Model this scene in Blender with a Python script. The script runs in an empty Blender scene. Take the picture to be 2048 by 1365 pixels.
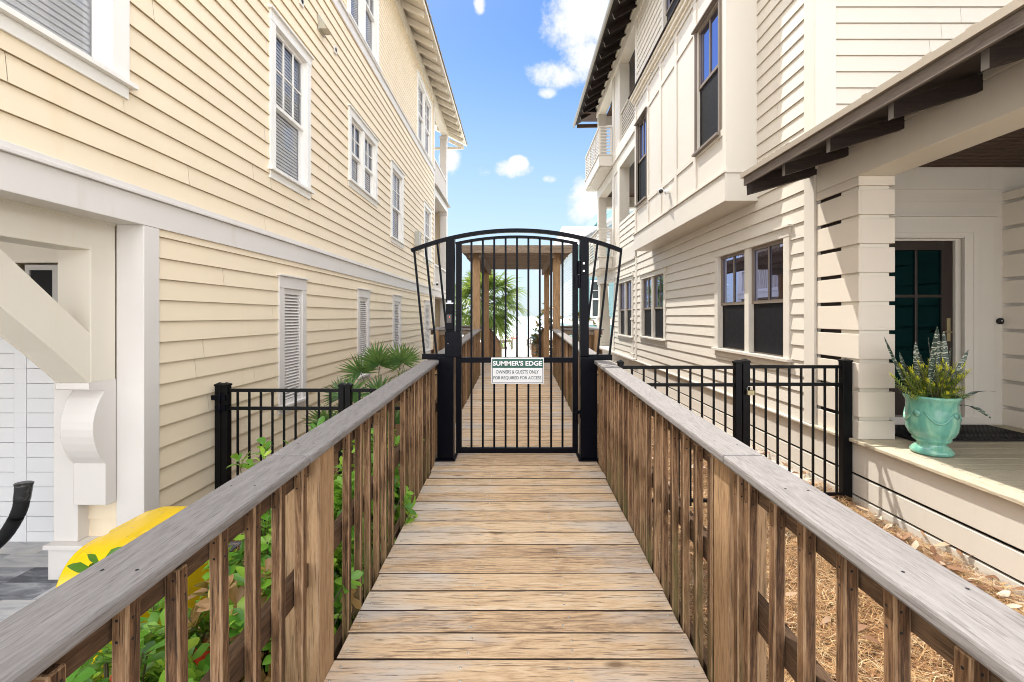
import bpy, math, random
from mathutils import Vector, noise as mnoise
R = math.radians
# ------------------------------------------------------------------ camera, sky, sun, exposure
S = bpy.context.scene
cd = bpy.data.cameras.new('camera'); cam = bpy.data.objects.new('camera', cd); S.collection.objects.link(cam)
cam.location = (0, 0, 0); cam.rotation_euler = (R(90), 0, 0)
cd.sensor_width = 36; cd.lens = 910 / 2048 * 36
cd.shift_x = -9 / 2048; cd.shift_y = -49.5 / 2048
cd.clip_start = 0.05; cd.clip_end = 4000
S.camera = cam
S.view_settings.view_transform = 'Standard'; S.view_settings.look = 'None'; S.view_settings.gamma = 1
S.view_settings.exposure = 1.48
try: S.cycles.filter_width = 1.0
except Exception: pass
S.render.resolution_x = 1024; S.render.resolution_y = 682
SUNV = Vector((0.345, -0.476, -1.0)).normalized()
sd = bpy.data.lights.new('sun', 'SUN'); sun = bpy.data.objects.new('sun', sd); S.collection.objects.link(sun)
sd.energy = 2.4; sd.angle = R(0.55); sd.color = (1, 0.95, 0.87)
sun.rotation_euler = SUNV.to_track_quat('-Z', 'Y').to_euler()
w = bpy.data.worlds.new('World'); S.world = w; w.use_nodes = True
CLOUD_SEA = (2.55, 2.58, 2.62); CLOUD_FILL = (8.4, 8.5, 8.7)
HORIZON = (1.65, 2.15, 2.5)
def world():
    nt = w.node_tree; N = nt.nodes; L = nt.links
    bg = N['Background']; bg.inputs['Strength'].default_value = 0.15
    sky = N.new('ShaderNodeTexSky'); sky.sky_type = 'NISHITA'; sky.sun_disc = False
    sky.sun_elevation = R(59.5); sky.sun_rotation = R(-35.9); sky.air_density = 1.1; sky.dust_density = 0.4; sky.ozone_density = 1.4
    def M(op, a, b=None):
        n = N.new('ShaderNodeMath'); n.operation = op
        for i, v in enumerate((a, b)):
            if v is None: continue
            if isinstance(v, (int, float)): n.inputs[i].default_value = v
            else: L.new(v, n.inputs[i])
        return n.outputs[0]
    tc = N.new('ShaderNodeTexCoord'); sp = N.new('ShaderNodeSeparateXYZ'); L.new(tc.outputs['Generated'], sp.inputs[0])
    y = M('MAXIMUM', sp.outputs[1], 0.02)
    u = M('DIVIDE', sp.outputs[0], y); v = M('DIVIDE', sp.outputs[2], y)
    nz = N.new('ShaderNodeTexNoise'); nz.inputs['Scale'].default_value = 9; nz.inputs['Detail'].default_value = 9; nz.inputs['Roughness'].default_value = 0.62
    L.new(tc.outputs['Generated'], nz.inputs['Vector'])
    nb = N.new('ShaderNodeTexNoise'); nb.inputs['Scale'].default_value = 34; nb.inputs['Detail'].default_value = 8; nb.inputs['Roughness'].default_value = 0.7
    L.new(tc.outputs['Generated'], nb.inputs['Vector'])
    nsum = M('ADD', M('MULTIPLY', M('SUBTRACT', nz.outputs[0], 0.5), 2.4), M('MULTIPLY', M('SUBTRACT', nb.outputs[0], 0.5), 1.5))
    tot = None
    # big soft clouds, standing at fixed directions in the sky: u0, v0, ru, rv, amount
    for (px, py, ru, rv, k) in ((1165, 40, 85, 95, 1.0), (1172, 110, 60, 55, 1.0), (1110, 148, 60, 36, .95), (1095, 185, 26, 16, .8), (1022, 338, 42, 20, .9), (1036, 328, 22, 18, 1.15),
                                (966, 340, 32, 20, .62), (900, 322, 26, 30, 1.1), (1176, 405, 45, 50, .95), (960, 8, 14, 24, .75),
                                (1100, 360, 18, 9, .6), (1085, 545, 40, 22, .5), (960, 500, 60, 20, .45)):
        a = M('DIVIDE', M('SUBTRACT', u, (px - 1033) / 910), ru / 910); b = M('DIVIDE', M('SUBTRACT', v, (633 - py) / 910), rv / 910)
        g = M('MULTIPLY', M('SUBTRACT', 1.0, M('ADD', M('MULTIPLY', a, a), M('MULTIPLY', b, b))), 1.0)
        g = M('SUBTRACT', M('MULTIPLY', M('MAXIMUM', g, -1.2), k), (1 - k))
        tot = g if tot is None else M('MAXIMUM', tot, g)
    # added bright clouds overhead and landward, out of frame, to fill the shade
    far = M('MAXIMUM', M('MAXIMUM', M('SUBTRACT', M('ABSOLUTE', u), 0.95), M('SUBTRACT', v, 1.0)), M('MULTIPLY', M('SUBTRACT', 0.05, sp.outputs[1]), 4.0))
    bank = M('MULTIPLY', M('MINIMUM', M('MAXIMUM', far, -1.0), 0.5), 1.4)
    dens = M('ADD', M('MAXIMUM', tot, bank), nsum)
    bk = N.new('ShaderNodeMapRange'); L.new(far, bk.inputs[0]); bk.inputs[1].default_value = 0; bk.inputs[2].default_value = 0.4
    mr = N.new('ShaderNodeMapRange'); mr.interpolation_type = 'SMOOTHSTEP'; L.new(dens, mr.inputs[0])
    mr.inputs[1].default_value = -0.15; mr.inputs[2].default_value = 0.75; mr.inputs[3].default_value = 0; mr.inputs[4].default_value = 0.97
    hs = N.new('ShaderNodeHueSaturation'); hs.inputs['Saturation'].default_value = 1.35; hs.inputs['Value'].default_value = 0.45
    L.new(sky.outputs[0], hs.inputs['Color'])
    hz = N.new('ShaderNodeMapRange'); hz.interpolation_type = 'SMOOTHSTEP'; L.new(M('DIVIDE', sp.outputs[2], M('MAXIMUM', M('ABSOLUTE', sp.outputs[1]), 0.02)), hz.inputs[0])
    hz.inputs[1].default_value = -0.05; hz.inputs[2].default_value = 0.66; hz.inputs[3].default_value = 0.9; hz.inputs[4].default_value = 0.0
    hm = N.new('ShaderNodeMix'); hm.data_type = 'RGBA'; L.new(hz.outputs[0], hm.inputs[0])
    ti = N.new('ShaderNodeMix'); ti.data_type = 'RGBA'; ti.blend_type = 'MULTIPLY'; ti.inputs[0].default_value = 1; L.new(hs.outputs[0], ti.inputs[6]); ti.inputs[7].default_value = (1.22, 1.0, 1.0, 1)
    L.new(ti.outputs[2], hm.inputs[6]); hm.inputs[7].default_value = (*HORIZON, 1)
    mx = N.new('ShaderNodeMix'); mx.data_type = 'RGBA'; L.new(mr.outputs[0], mx.inputs[0]); L.new(hm.outputs[2], mx.inputs[6])
    cc = N.new('ShaderNodeMix'); cc.data_type = 'RGBA'; L.new(bk.outputs[0], cc.inputs[0]); cc.inputs[6].default_value = (*CLOUD_SEA, 1); cc.inputs[7].default_value = (*CLOUD_FILL, 1)
    L.new(cc.outputs[2], mx.inputs[7])
    L.new(mx.outputs[2], bg.inputs['Color'])
world()

# ------------------------------------------------------------------ builders
C = S.collection
W = {}
class MB:
    def __init__(s): s.v = []; s.f = []; s.r = []; s.m = []; s.mi = 0; s.sm = []; s.smooth = False; s.rnd = None
    def face(s, pts, rnd=0.0):
        b = len(s.v); s.v += [tuple(p) for p in pts]; s.f.append(tuple(range(b, b + len(pts))))
        s.r.append(rnd if s.rnd is None else s.rnd); s.m.append(s.mi); s.sm.append(s.smooth)
    def grid(s, verts, faces, rnd=0.0):
        b = len(s.v); s.v += [tuple(p) for p in verts]
        for f in faces:
            s.f.append(tuple(i + b for i in f)); s.r.append(rnd if s.rnd is None else s.rnd); s.m.append(s.mi); s.sm.append(s.smooth)
    def hexa(s, p, rnd=0.0):     # p: 8 points, bottom 4 ccw then top 4
        s.grid(p, ((3, 2, 1, 0), (4, 5, 6, 7), (0, 1, 5, 4), (1, 2, 6, 5), (2, 3, 7, 6), (3, 0, 4, 7)), rnd)
    def box(s, x0, x1, y0, y1, z0, z1, rnd=0.0):
        s.hexa(((x0, y0, z0), (x1, y0, z0), (x1, y1, z0), (x0, y1, z0), (x0, y0, z1), (x1, y0, z1), (x1, y1, z1), (x0, y1, z1)), rnd)
    def fbox(s, F, u0, u1, z0, z1, d0, d1, rnd=0.0):
        a = [F(u, z, d) for z in (z0, z1) for (u, d) in ((u0, d1), (u1, d1), (u1, d0), (u0, d0))]
        if F.flip: a = [F(u, z, d) for z in (z0, z1) for (u, d) in ((u0, d0), (u1, d0), (u1, d1), (u0, d1))]
        s.hexa(a, rnd)
    def bar(s, a, b, wx, wz, up=(0, 0, 1), rnd=0.0):
        a = Vector(a); b = Vector(b); d = (b - a).normalized(); up = Vector(up)
        x = d.cross(up).normalized() * wx / 2; z = x.normalized().cross(d).normalized() * wz / 2
        s.hexa([a - x - z, a + x - z, b + x - z, b - x - z, a - x + z, a + x + z, b + x + z, b - x + z], rnd)
    def prism(s, pts, ext, rnd=0.0):   # polygon extruded by ext
        ext = Vector(ext); n = len(pts); a = [Vector(p) for p in pts]; b = [p + ext for p in a]
        fs = [tuple(range(n)), tuple(range(2 * n - 1, n - 1, -1))] + [(i, (i + 1) % n, n + (i + 1) % n, n + i) for i in range(n)]
        s.grid(a + b, fs, rnd)
    def tube(s, pts, r, seg=8, rnd=0.0, cap=True):
        pts = [Vector(p) for p in pts]; n = len(pts); rs = r if isinstance(r, (list, tuple)) else [r] * n
        vs = []; prev = None
        for i, p in enumerate(pts):
            d = (pts[min(i + 1, n - 1)] - pts[max(i - 1, 0)]).normalized()
            ref = Vector((0, 0, 1)) if abs(d.z) < .9 else Vector((1, 0, 0))
            x = d.cross(ref).normalized(); y = x.cross(d)
            for k in range(seg):
                t = 2 * math.pi * k / seg; vs.append(p + (x * math.cos(t) + y * math.sin(t)) * rs[i])
        fs = [(i * seg + k, i * seg + (k + 1) % seg, (i + 1) * seg + (k + 1) % seg, (i + 1) * seg + k) for i in range(n - 1) for k in range(seg)]
        if cap: fs += [tuple(range(seg - 1, -1, -1)), tuple((n - 1) * seg + k for k in range(seg))]
        sm = s.smooth; s.smooth = seg > 5; s.grid(vs, fs, rnd); s.smooth = sm
    def lathe(s, c, prof, seg=40, rnd=0.0):
        c = Vector(c); vs = [c + Vector((r * math.cos(2 * math.pi * k / seg), r * math.sin(2 * math.pi * k / seg), z)) for (r, z) in prof for k in range(seg)]
        n = len(prof)
        fs = [(i * seg + k, i * seg + (k + 1) % seg, (i + 1) * seg + (k + 1) % seg, (i + 1) * seg + k) for i in range(n - 1) for k in range(seg)]
        sm = s.smooth; s.smooth = True; s.grid(vs, fs, rnd); s.smooth = sm
    def build(s, name, mats, parent=None, bevel=0, origin=None):
        if not s.v: return None
        if not isinstance(mats, (list, tuple)): mats = [mats]
        if origin is None:
            xs = [p[0] for p in s.v]; ys = [p[1] for p in s.v]; zs = [p[2] for p in s.v]
            origin = Vector(((min(xs) + max(xs)) / 2, (min(ys) + max(ys)) / 2, min(zs)))
        origin = Vector(origin)
        me = bpy.data.meshes.new(name)
        me.from_pydata([(p[0] - origin.x, p[1] - origin.y, p[2] - origin.z) for p in s.v], [], s.f)
        for m in mats: me.materials.append(m)
        me.polygons.foreach_set('material_index', s.m); me.polygons.foreach_set('use_smooth', s.sm)
        at = me.attributes.new('rnd', 'FLOAT', 'FACE'); at.data.foreach_set('value', s.r)
        me.update()
        o = bpy.data.objects.new(name, me); C.objects.link(o)
        if parent is not None: o.parent = parent; o.location = origin - W[parent.name]
        else: o.location = origin
        W[o.name] = origin
        if bevel:
            b = o.modifiers.new('bevel', 'BEVEL'); b.width = bevel; b.segments = 2; b.limit_method = 'ANGLE'; b.angle_limit = R(50)
        return o
def tag(o, label=None, cat=None, group=None, kind=None):
    if label: o['label'] = label
    if cat: o['category'] = cat
    if group: o['group'] = group
    if kind: o['kind'] = kind
    return o
def thing(name, loc, label, cat, group=None):
    o = bpy.data.objects.new(name, None); C.objects.link(o); o.location = loc; W[o.name] = Vector(loc); o.empty_display_size = .2
    return tag(o, label, cat, group)
def dup(o, parent, world_loc):
    c = o.copy(); C.objects.link(c); c.parent = parent; c.location = Vector(world_loc) - (W[parent.name] if parent else Vector()); W[c.name] = Vector(world_loc)
    return c
class Fr:
    def __init__(s, O, U, N):
        s.O = Vector(O); s.U = Vector(U); s.N = Vector(N); s.flip = s.U.cross(s.N).z > 0
    def __call__(s, u, z, d): 
        p = s.O + s.U * u + s.N * d; return (p.x, p.y, p.z + z)

# ------------------------------------------------------------------ materials
def newmat(name):
    m = bpy.data.materials.new(name); m.use_nodes = True; nt = m.node_tree; b = nt.nodes['Principled BSDF']; return m, nt, b
def mathn(nt, op, a, b=None, c=None):
    n = nt.nodes.new('ShaderNodeMath'); n.operation = op
    for i, v in enumerate((a, b, c)):
        if v is None: continue
        if isinstance(v, (int, float)): n.inputs[i].default_value = v
        else: nt.links.new(v, n.inputs[i])
    return n.outputs[0]
def noise(nt, vec, scale, detail=5, rough=.55, dist=0):
    n = nt.nodes.new('ShaderNodeTexNoise'); n.inputs['Scale'].default_value = scale; n.inputs['Detail'].default_value = detail
    n.inputs['Roughness'].default_value = rough; n.inputs['Distortion'].default_value = dist; nt.links.new(vec, n.inputs['Vector']); return n.outputs[0]
def ramp(nt, fac, stops):
    r = nt.nodes.new('ShaderNodeValToRGB'); nt.links.new(fac, r.inputs[0]); e = r.color_ramp.elements
    while len(e) < len(stops): e.new(.5)
    for i, (p, c) in enumerate(stops): e[i].position = p; e[i].color = (*c, 1) if len(c) == 3 else c
    return r.outputs[0]
def mix(nt, fac, a, b, mode='MIX'):
    n = nt.nodes.new('ShaderNodeMix'); n.data_type = 'RGBA'; n.blend_type = mode
    if isinstance(fac, (int, float)): n.inputs[0].default_value = fac
    else: nt.links.new(fac, n.inputs[0])
    for i, v in ((6, a), (7, b)):
        if isinstance(v, tuple): n.inputs[i].default_value = (*v, 1) if len(v) == 3 else v
        else: nt.links.new(v, n.inputs[i])
    return n.outputs[2]
def mapped(nt, scale, off=None, coord='Object'):
    tc = nt.nodes.new('ShaderNodeTexCoord'); v = tc.outputs[coord]
    if off is not None:
        a = nt.nodes.new('ShaderNodeVectorMath'); a.operation = 'ADD'; nt.links.new(v, a.inputs[0])
        cb = nt.nodes.new('ShaderNodeCombineXYZ'); nt.links.new(mathn(nt, 'MULTIPLY', off, 37.0), cb.inputs[0]); nt.links.new(mathn(nt, 'MULTIPLY', off, 91.0), cb.inputs[1]); nt.links.new(mathn(nt, 'MULTIPLY', off, 53.0), cb.inputs[2])
        nt.links.new(cb.outputs[0], a.inputs[1]); v = a.outputs[0]
    mp = nt.nodes.new('ShaderNodeMapping'); mp.inputs['Scale'].default_value = scale; nt.links.new(v, mp.inputs[0]); return mp.outputs[0]
def bump(nt, b, h, strength=.3, dist=.01):
    n = nt.nodes.new('ShaderNodeBump'); n.inputs['Strength'].default_value = strength; n.inputs['Distance'].default_value = dist
    nt.links.new(h, n.inputs['Height']); nt.links.new(n.outputs[0], b.inputs['Normal'])
def randsrc(nt, obj=True):
    a = nt.nodes.new('ShaderNodeAttribute'); a.attribute_name = 'rnd'
    if not obj: return a.outputs['Fac']
    oi = nt.nodes.new('ShaderNodeObjectInfo'); return mathn(nt, 'FRACT', mathn(nt, 'ADD', a.outputs['Fac'], oi.outputs['Random']))
def paint(name, col, rough=.5, var=.06, stain=None, grain=(3, 3, 3), bs=.12, spots=0):
    m, nt, b = newmat(name); b.inputs['Roughness'].default_value = rough
    r = randsrc(nt); v = mapped(nt, (1, 1, 1)); n = noise(nt, v, 1.3, 6, .6)
    f = mathn(nt, 'ADD', mathn(nt, 'MULTIPLY', mathn(nt, 'SUBTRACT', n, .5), 2 * var), mathn(nt, 'MULTIPLY', mathn(nt, 'SUBTRACT', r, .5), var * .7))
    f = mathn(nt, 'ADD', f, 1.0)
    c = nt.nodes.new('ShaderNodeVectorMath'); c.operation = 'SCALE'; c.inputs[0].default_value = col; nt.links.new(f, c.inputs['Scale'])
    out = c.outputs[0]
    if stain:
        sv = mapped(nt, (1.2, 1.2, .22)); sn = noise(nt, sv, 3.0, 7, .65, .5)
        mk = nt.nodes.new('ShaderNodeMapRange'); mk.inputs[1].default_value = .56; mk.inputs[2].default_value = .78; mk.inputs[4].default_value = .55; nt.links.new(sn, mk.inputs[0])
        out = mix(nt, mk.outputs[0], out, stain)
    if spots:
        vo = nt.nodes.new('ShaderNodeTexVoronoi'); vo.inputs['Scale'].default_value = spots; nt.links.new(mapped(nt, (1, 1, 1)), vo.inputs['Vector'])
        d = mathn(nt, 'ADD', vo.outputs['Distance'], mathn(nt, 'MULTIPLY', noise(nt, v, 30, 4), .08))
        sc = nt.nodes.new('ShaderNodeSeparateColor'); nt.links.new(vo.outputs['Color'], sc.inputs[0])
        k = mathn(nt, 'MULTIPLY', mathn(nt, 'LESS_THAN', d, .065), mathn(nt, 'GREATER_THAN', sc.outputs[0], .72))
        out = mix(nt, mathn(nt, 'MULTIPLY', k, .8), out, (.30, .13, .035))
    nt.links.new(out, b.inputs['Base Color'])
    g = noise(nt, mapped(nt, grain), 26, 5, .6); bump(nt, b, g, bs, .004)
    return m
def wood(name, cols, axis=0, rough=.8, crack=.5, crackc=(.05, .035, .025), green=0, sc=1.0, knots=True, bs=.5, grey=None, rv=.14):
    m, nt, b = newmat(name); b.inputs['Roughness'].default_value = rough; b.inputs['Specular IOR Level'].default_value = .25
    r = randsrc(nt)
    def st(along, across):
        s = [across] * 3; s[axis] = along; return mapped(nt, tuple(s), r)
    n1 = noise(nt, st(.9 * sc, 9 * sc), 1.6, 6, .6, .8)
    # growth rings: contour lines of a stretched noise
    rg = noise(nt, st(.55 * sc, 5.5 * sc), 1.4, 2, .4, .6)
    rings = mathn(nt, 'ABSOLUTE', mathn(nt, 'SUBTRACT', mathn(nt, 'MULTIPLY', mathn(nt, 'FRACT', mathn(nt, 'MULTIPLY', rg, 16.0)), 2.0), 1.0))
    n2 = noise(nt, st(6.5 * sc, 95 * sc), 2.2, 6, .7, .4)
    n3 = noise(nt, st(16.0 * sc, 210 * sc), 2.0, 4, .7)
    f = mathn(nt, 'ADD', mathn(nt, 'MULTIPLY', n1, .38), mathn(nt, 'ADD', mathn(nt, 'MULTIPLY', rings, .15), mathn(nt, 'ADD', mathn(nt, 'MULTIPLY', n2, .45), mathn(nt, 'MULTIPLY', mathn(nt, 'SUBTRACT', n3, .45), .55))))
    f = mathn(nt, 'ADD', f, mathn(nt, 'MULTIPLY', mathn(nt, 'SUBTRACT', r, .5), rv))
    col = ramp(nt, f, [(p, c) for p, c in cols])
    if grey:
        gn = noise(nt, st(1.0, 4), 1.3, 5, .6)
        if name == 'weathered_deck_boards':
            tcx = nt.nodes.new('ShaderNodeTexCoord'); spx = nt.nodes.new('ShaderNodeSeparateXYZ'); nt.links.new(tcx.outputs['Object'], spx.inputs[0]); gn = mathn(nt, 'ADD', gn, mathn(nt, 'MULTIPLY', mathn(nt, 'SUBTRACT', mathn(nt, 'ABSOLUTE', spx.outputs[0]), .38), .32))
        mk = nt.nodes.new('ShaderNodeMapRange'); mk.inputs[1].default_value = .48; mk.inputs[2].default_value = .7; mk.inputs[4].default_value = .8; nt.links.new(gn, mk.inputs[0])
        col = mix(nt, mk.outputs[0], col, grey)
    cr = noise(nt, st(3.6 * sc, 85 * sc), 1.9, 3, .5, .2)
    ck = nt.nodes.new('ShaderNodeMapRange'); ck.inputs[1].default_value = .585; ck.inputs[2].default_value = .64; ck.inputs[4].default_value = crack; nt.links.new(cr, ck.inputs[0])
    col = mix(nt, ck.outputs[0], col, crackc)
    if knots:
        vo = nt.nodes.new('ShaderNodeTexVoronoi'); vo.inputs['Scale'].default_value = 1.0; nt.links.new(st(2.2, 5.5), vo.inputs['Vector'])
        scn = nt.nodes.new('ShaderNodeSeparateColor'); nt.links.new(vo.outputs['Color'], scn.inputs[0])
        k = nt.nodes.new('ShaderNodeMapRange'); k.inputs[1].default_value = .13; k.inputs[2].default_value = .05; k.inputs[4].default_value = .75; nt.links.new(vo.outputs['Distance'], k.inputs[0])
        col = mix(nt, mathn(nt, 'MULTIPLY', k.outputs[0], mathn(nt, 'GREATER_THAN', scn.outputs[1], .62)), col, (.11, .06, .03))
    if green:
        gz = noise(nt, mapped(nt, (4, 4, 1.2), r), 1.2, 4, .6)
        tc = nt.nodes.new('ShaderNodeTexCoord'); sp = nt.nodes.new('ShaderNodeSeparateXYZ'); nt.links.new(tc.outputs['Object'], sp.inputs[0])
        zz = mathn(nt, 'SUBTRACT', gz, mathn(nt, 'MULTIPLY', sp.outputs[2], .35))
        mk = nt.nodes.new('ShaderNodeMapRange'); mk.inputs[1].default_value = .42; mk.inputs[2].default_value = .62; mk.inputs[4].default_value = green; nt.links.new(zz, mk.inputs[0])
        col = mix(nt, mk.outputs[0], col, (.10, .11, .035))
    nt.links.new(col, b.inputs['Base Color'])
    h = mathn(nt, 'SUBTRACT', mathn(nt, 'ADD', mathn(nt, 'MULTIPLY', n2, .6), mathn(nt, 'MULTIPLY', rings, .2)), mathn(nt, 'MULTIPLY', ck.outputs[0], 1.2))
    bump(nt, b, h, bs, .004)
    return m
def metal(name, col, rough=.35, met=0.0, bs=.05, spec=.5):
    m, nt, b = newmat(name); b.inputs['Base Color'].default_value = (*col, 1); b.inputs['Metallic'].default_value = met
    n = noise(nt, mapped(nt, (1, 1, 1)), 14, 5, .6)
    mr = nt.nodes.new('ShaderNodeMapRange'); nt.links.new(n, mr.inputs[0]); mr.inputs[3].default_value = max(rough - .12, .03); mr.inputs[4].default_value = rough + .15
    b.inputs['Specular IOR Level'].default_value = spec
    nt.links.new(mr.outputs[0], b.inputs['Roughness']); bump(nt, b, noise(nt, mapped(nt, (1, 1, 1)), 160, 3), bs, .002)
    return m
def glassmat(name, tint, refl=.35, rough=.015, gcol=(.95, .95, 1), blend=.35):
    m, nt, b = newmat(name); nt.nodes.remove(b); out = nt.nodes['Material Output']
    t = nt.nodes.new('ShaderNodeBsdfTransparent'); t.inputs[0].default_value = (*tint, 1)
    g = nt.nodes.new('ShaderNodeBsdfGlossy'); g.inputs['Roughness'].default_value = rough; g.inputs[0].default_value = (*gcol, 1)
    n = noise(nt, mapped(nt, (1, 1, 1)), 2.2, 2); bp = nt.nodes.new('ShaderNodeBump'); bp.inputs['Strength'].default_value = .03; bp.inputs['Distance'].default_value = .02
    nt.links.new(n, bp.inputs['Height']); nt.links.new(bp.outputs[0], g.inputs['Normal'])
    lw = nt.nodes.new('ShaderNodeLayerWeight'); lw.inputs['Blend'].default_value = blend
    f = mathn(nt, 'ADD', mathn(nt, 'MULTIPLY', lw.outputs['Fresnel'], 1 - refl), refl)
    mx = nt.nodes.new('ShaderNodeMixShader'); nt.links.new(f, mx.inputs[0]); nt.links.new(t.outputs[0], mx.inputs[1]); nt.links.new(g.outputs[0], mx.inputs[2])
    nt.links.new(mx.outputs[0], out.inputs[0]); return m
def leafmat(name, stops, rough=.35, trans=.35):
    m, nt, b = newmat(name); b.inputs['Roughness'].default_value = rough
    r = randsrc(nt, False); n = noise(nt, mapped(nt, (1, 1, 1)), 18, 3)
    f = mathn(nt, 'ADD', r, mathn(nt, 'MULTIPLY', mathn(nt, 'SUBTRACT', n, .5), .25))
    c = ramp(nt, f, stops); nt.links.new(c, b.inputs['Base Color'])
    tr = nt.nodes.new('ShaderNodeBsdfTranslucent'); nt.links.new(mix(nt, .5, c, (.5, .6, .08), 'MIX'), tr.inputs[0])
    mx = nt.nodes.new('ShaderNodeMixShader'); mx.inputs[0].default_value = trans; out = nt.nodes['Material Output']
    nt.links.new(b.outputs[0], mx.inputs[1]); nt.links.new(tr.outputs[0], mx.inputs[2]); nt.links.new(mx.outputs[0], out.inputs[0])
    bump(nt, b, noise(nt, mapped(nt, (1, 1, 1)), 60, 2), .15, .003)
    return m
def plastic(name, col, rough=.3):
    m, nt, b = newmat(name); v = mapped(nt, (1, 1, 1)); n = noise(nt, v, 5, 5, .6); n9 = noise(nt, v, 26, 8, .75); kk = mathn(nt, 'MULTIPLY', mathn(nt, 'GREATER_THAN', n9, .62), .45)
    nt.links.new(mix(nt, kk, mix(nt, mathn(nt, 'MULTIPLY', n, .35), col, tuple(c * .72 for c in col)), (.30, .22, .12)), b.inputs['Base Color']); b.inputs['Roughness'].default_value = rough
    b.inputs['Subsurface Weight'].default_value = 0.0
    return m
def ground(name, stops, scale, rough=.95, bs=.6, dist=.03, detail=8):
    m, nt, b = newmat(name); b.inputs['Roughness'].default_value = rough; b.inputs['Specular IOR Level'].default_value = .1
    v = mapped(nt, (1, 1, 1)); n = noise(nt, v, scale, detail, .7); c = ramp(nt, n, stops)
    c = mix(nt, mathn(nt, 'MULTIPLY', noise(nt, v, scale * .07, 4), .35), c, stops[0][1], 'MIX')
    nt.links.new(c, b.inputs['Base Color']); bump(nt, b, n, bs, dist); return m

cream = paint('cream_siding_paint', (.83, .705, .52), .5, .06, stain=(.78, .62, .39), spots=1.6)
trimL = paint('white_trim_paint', (.73, .695, .665), .45, .05, spots=1.9, grain=(8, 2, 8), stain=(.62, .57, .51))
trimW = paint('bright_window_trim', (.84, .82, .78), .4, .03)
creamtrim = paint('warm_white_timber_paint', (.76, .705, .61), .5, .04, stain=(.72, .65, .5), grain=(12, 2, 12))
blindm = paint('white_blind_slats', (.82, .81, .84), .6, .03)
doorW = paint('garage_door_paint', (.82, .825, .84), .45, .04)
ivory = paint('ivory_siding_paint', (.625, .58, .51), .5, .04, stain=(.66, .60, .51), spots=.9)
edgeL = paint('shade_line_siding_edge', (.50, .39, .25), .7, .1)  # shadow line under each lap, painted as a darker underside colour
edgeR = paint('shade_line_ivory_edge', (.52, .47, .395), .7, .1)  # same painted lap shadow for the ivory boards
ivtrim = paint('ivory_trim_paint', (.63, .59, .525), .45, .05, stain=(.54, .49, .42))
white_f = paint('white_siding_paint', (.80, .785, .765), .5, .03)
ivslat = paint('ivory_slat_paint', (.70, .635, .55), .5, .04, grain=(2, 2, 9), spots=1.2)
darkwd = wood('gap_shade_timber', [(.25, (.012, .008, .007)), (.55, (.028, .019, .016)), (.85, (.055, .038, .03))], 0, .65, .2, knots=False)
ceilwd = wood('dark_ceiling_boards', [(.25, (.05, .03, .022)), (.6, (.095, .06, .042)), (.9, (.15, .10, .07))], 0, .6, .2, knots=False)
galv = metal('weathered_roof_metal', (.30, .275, .23), .5, .5)
roofw = metal('pale_roof_metal', (.52, .53, .54), .45, .1)
black = metal('black_powder_coat', (.003, .0035, .0065), .3, 0, .1, .09)
blackf = metal('black_fence_paint', (.004, .0042, .005), .32, 0, .05, .15)
rubber = metal('black_rubber', (.012, .012, .013), .5, 0, .3, .25)
steel = metal('bare_steel', (.6, .58, .54), .3, .9)
brass = metal('worn_brass', (.42, .36, .22), .35, .8)
bronze = paint('bronze_window_frame', (.20, .165, .135), .5, .03)
screenm = metal('dark_insect_screen', (.008, .008, .010), .6, 0, .05, .2)
dark = paint('dark_room', (.010, .010, .011), .9, .03)
glassL = glassmat('window_glass', (.88, .90, .89), .06, gcol=(.80, .80, .92), blend=.16)
glassR = glassmat('reflective_window_glass', (.30, .28, .42), .22, gcol=(.36, .39, .58))
glassD = glassmat('teal_door_glass', (.01, .06, .06), .16, gcol=(.03, .15, .17))
deckm = wood('weathered_deck_boards', [(.2, (.15, .095, .06)), (.34, (.39, .26, .16)), (.47, (.60, .41, .245)), (.62, (.71, .525, .34)), (.82, (.79, .65, .50))], 0, .8, .72, (.11, .07, .05), grey=(.56, .515, .475), rv=.2)
railm = wood('brown_railing_timber', [(.24, (.03, .016, .009)), (.42, (.095, .050, .026)), (.57, (.185, .102, .052)), (.74, (.29, .175, .095)), (.95, (.42, .30, .195))], 2, .8, .75, (.025, .016, .011), green=.6, rv=.28)
postm = wood('tan_post_timber', [(.15, (.13, .075, .04)), (.38, (.29, .175, .09)), (.62, (.42, .27, .15)), (.9, (.52, .38, .25))], 2, .8, .5, (.06, .04, .025), green=.25)
railYm = wood('brown_rail_timber', [(.2, (.04, .024, .016)), (.5, (.115, .068, .04)), (.9, (.26, .165, .10))], 1, .8, .5, (.03, .02, .012))
capm = wood('grey_cap_timber', sc=1.7, rv=.1, cols=[(.15, (.12, .105, .10)), (.4, (.205, .19, .185)), (.65, (.265, .25, .245)), (.92, (.34, .325, .32))], axis=1, rough=.85, crack=.4, crackc=(.08, .068, .062), knots=True, bs=.35)
capXm = wood('grey_cap_timber_crosswise', [(.15, (.12, .105, .10)), (.4, (.205, .19, .185)), (.65, (.265, .25, .245)), (.92, (.34, .325, .32))], 0, .85, .35, (.12, .10, .09), bs=.35)
pergm = wood('weathered_pergola_timber', [(.2, (.08, .058, .042)), (.5, (.22, .165, .12)), (.9, (.42, .35, .28))], 0, .85, .5)
porchfl = wood('porch_floor_boards', [(.2, (.30, .25, .17)), (.5, (.45, .40, .30)), (.9, (.58, .53, .42))], 0, .7, .3, (.2, .15, .1), knots=False)

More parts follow.
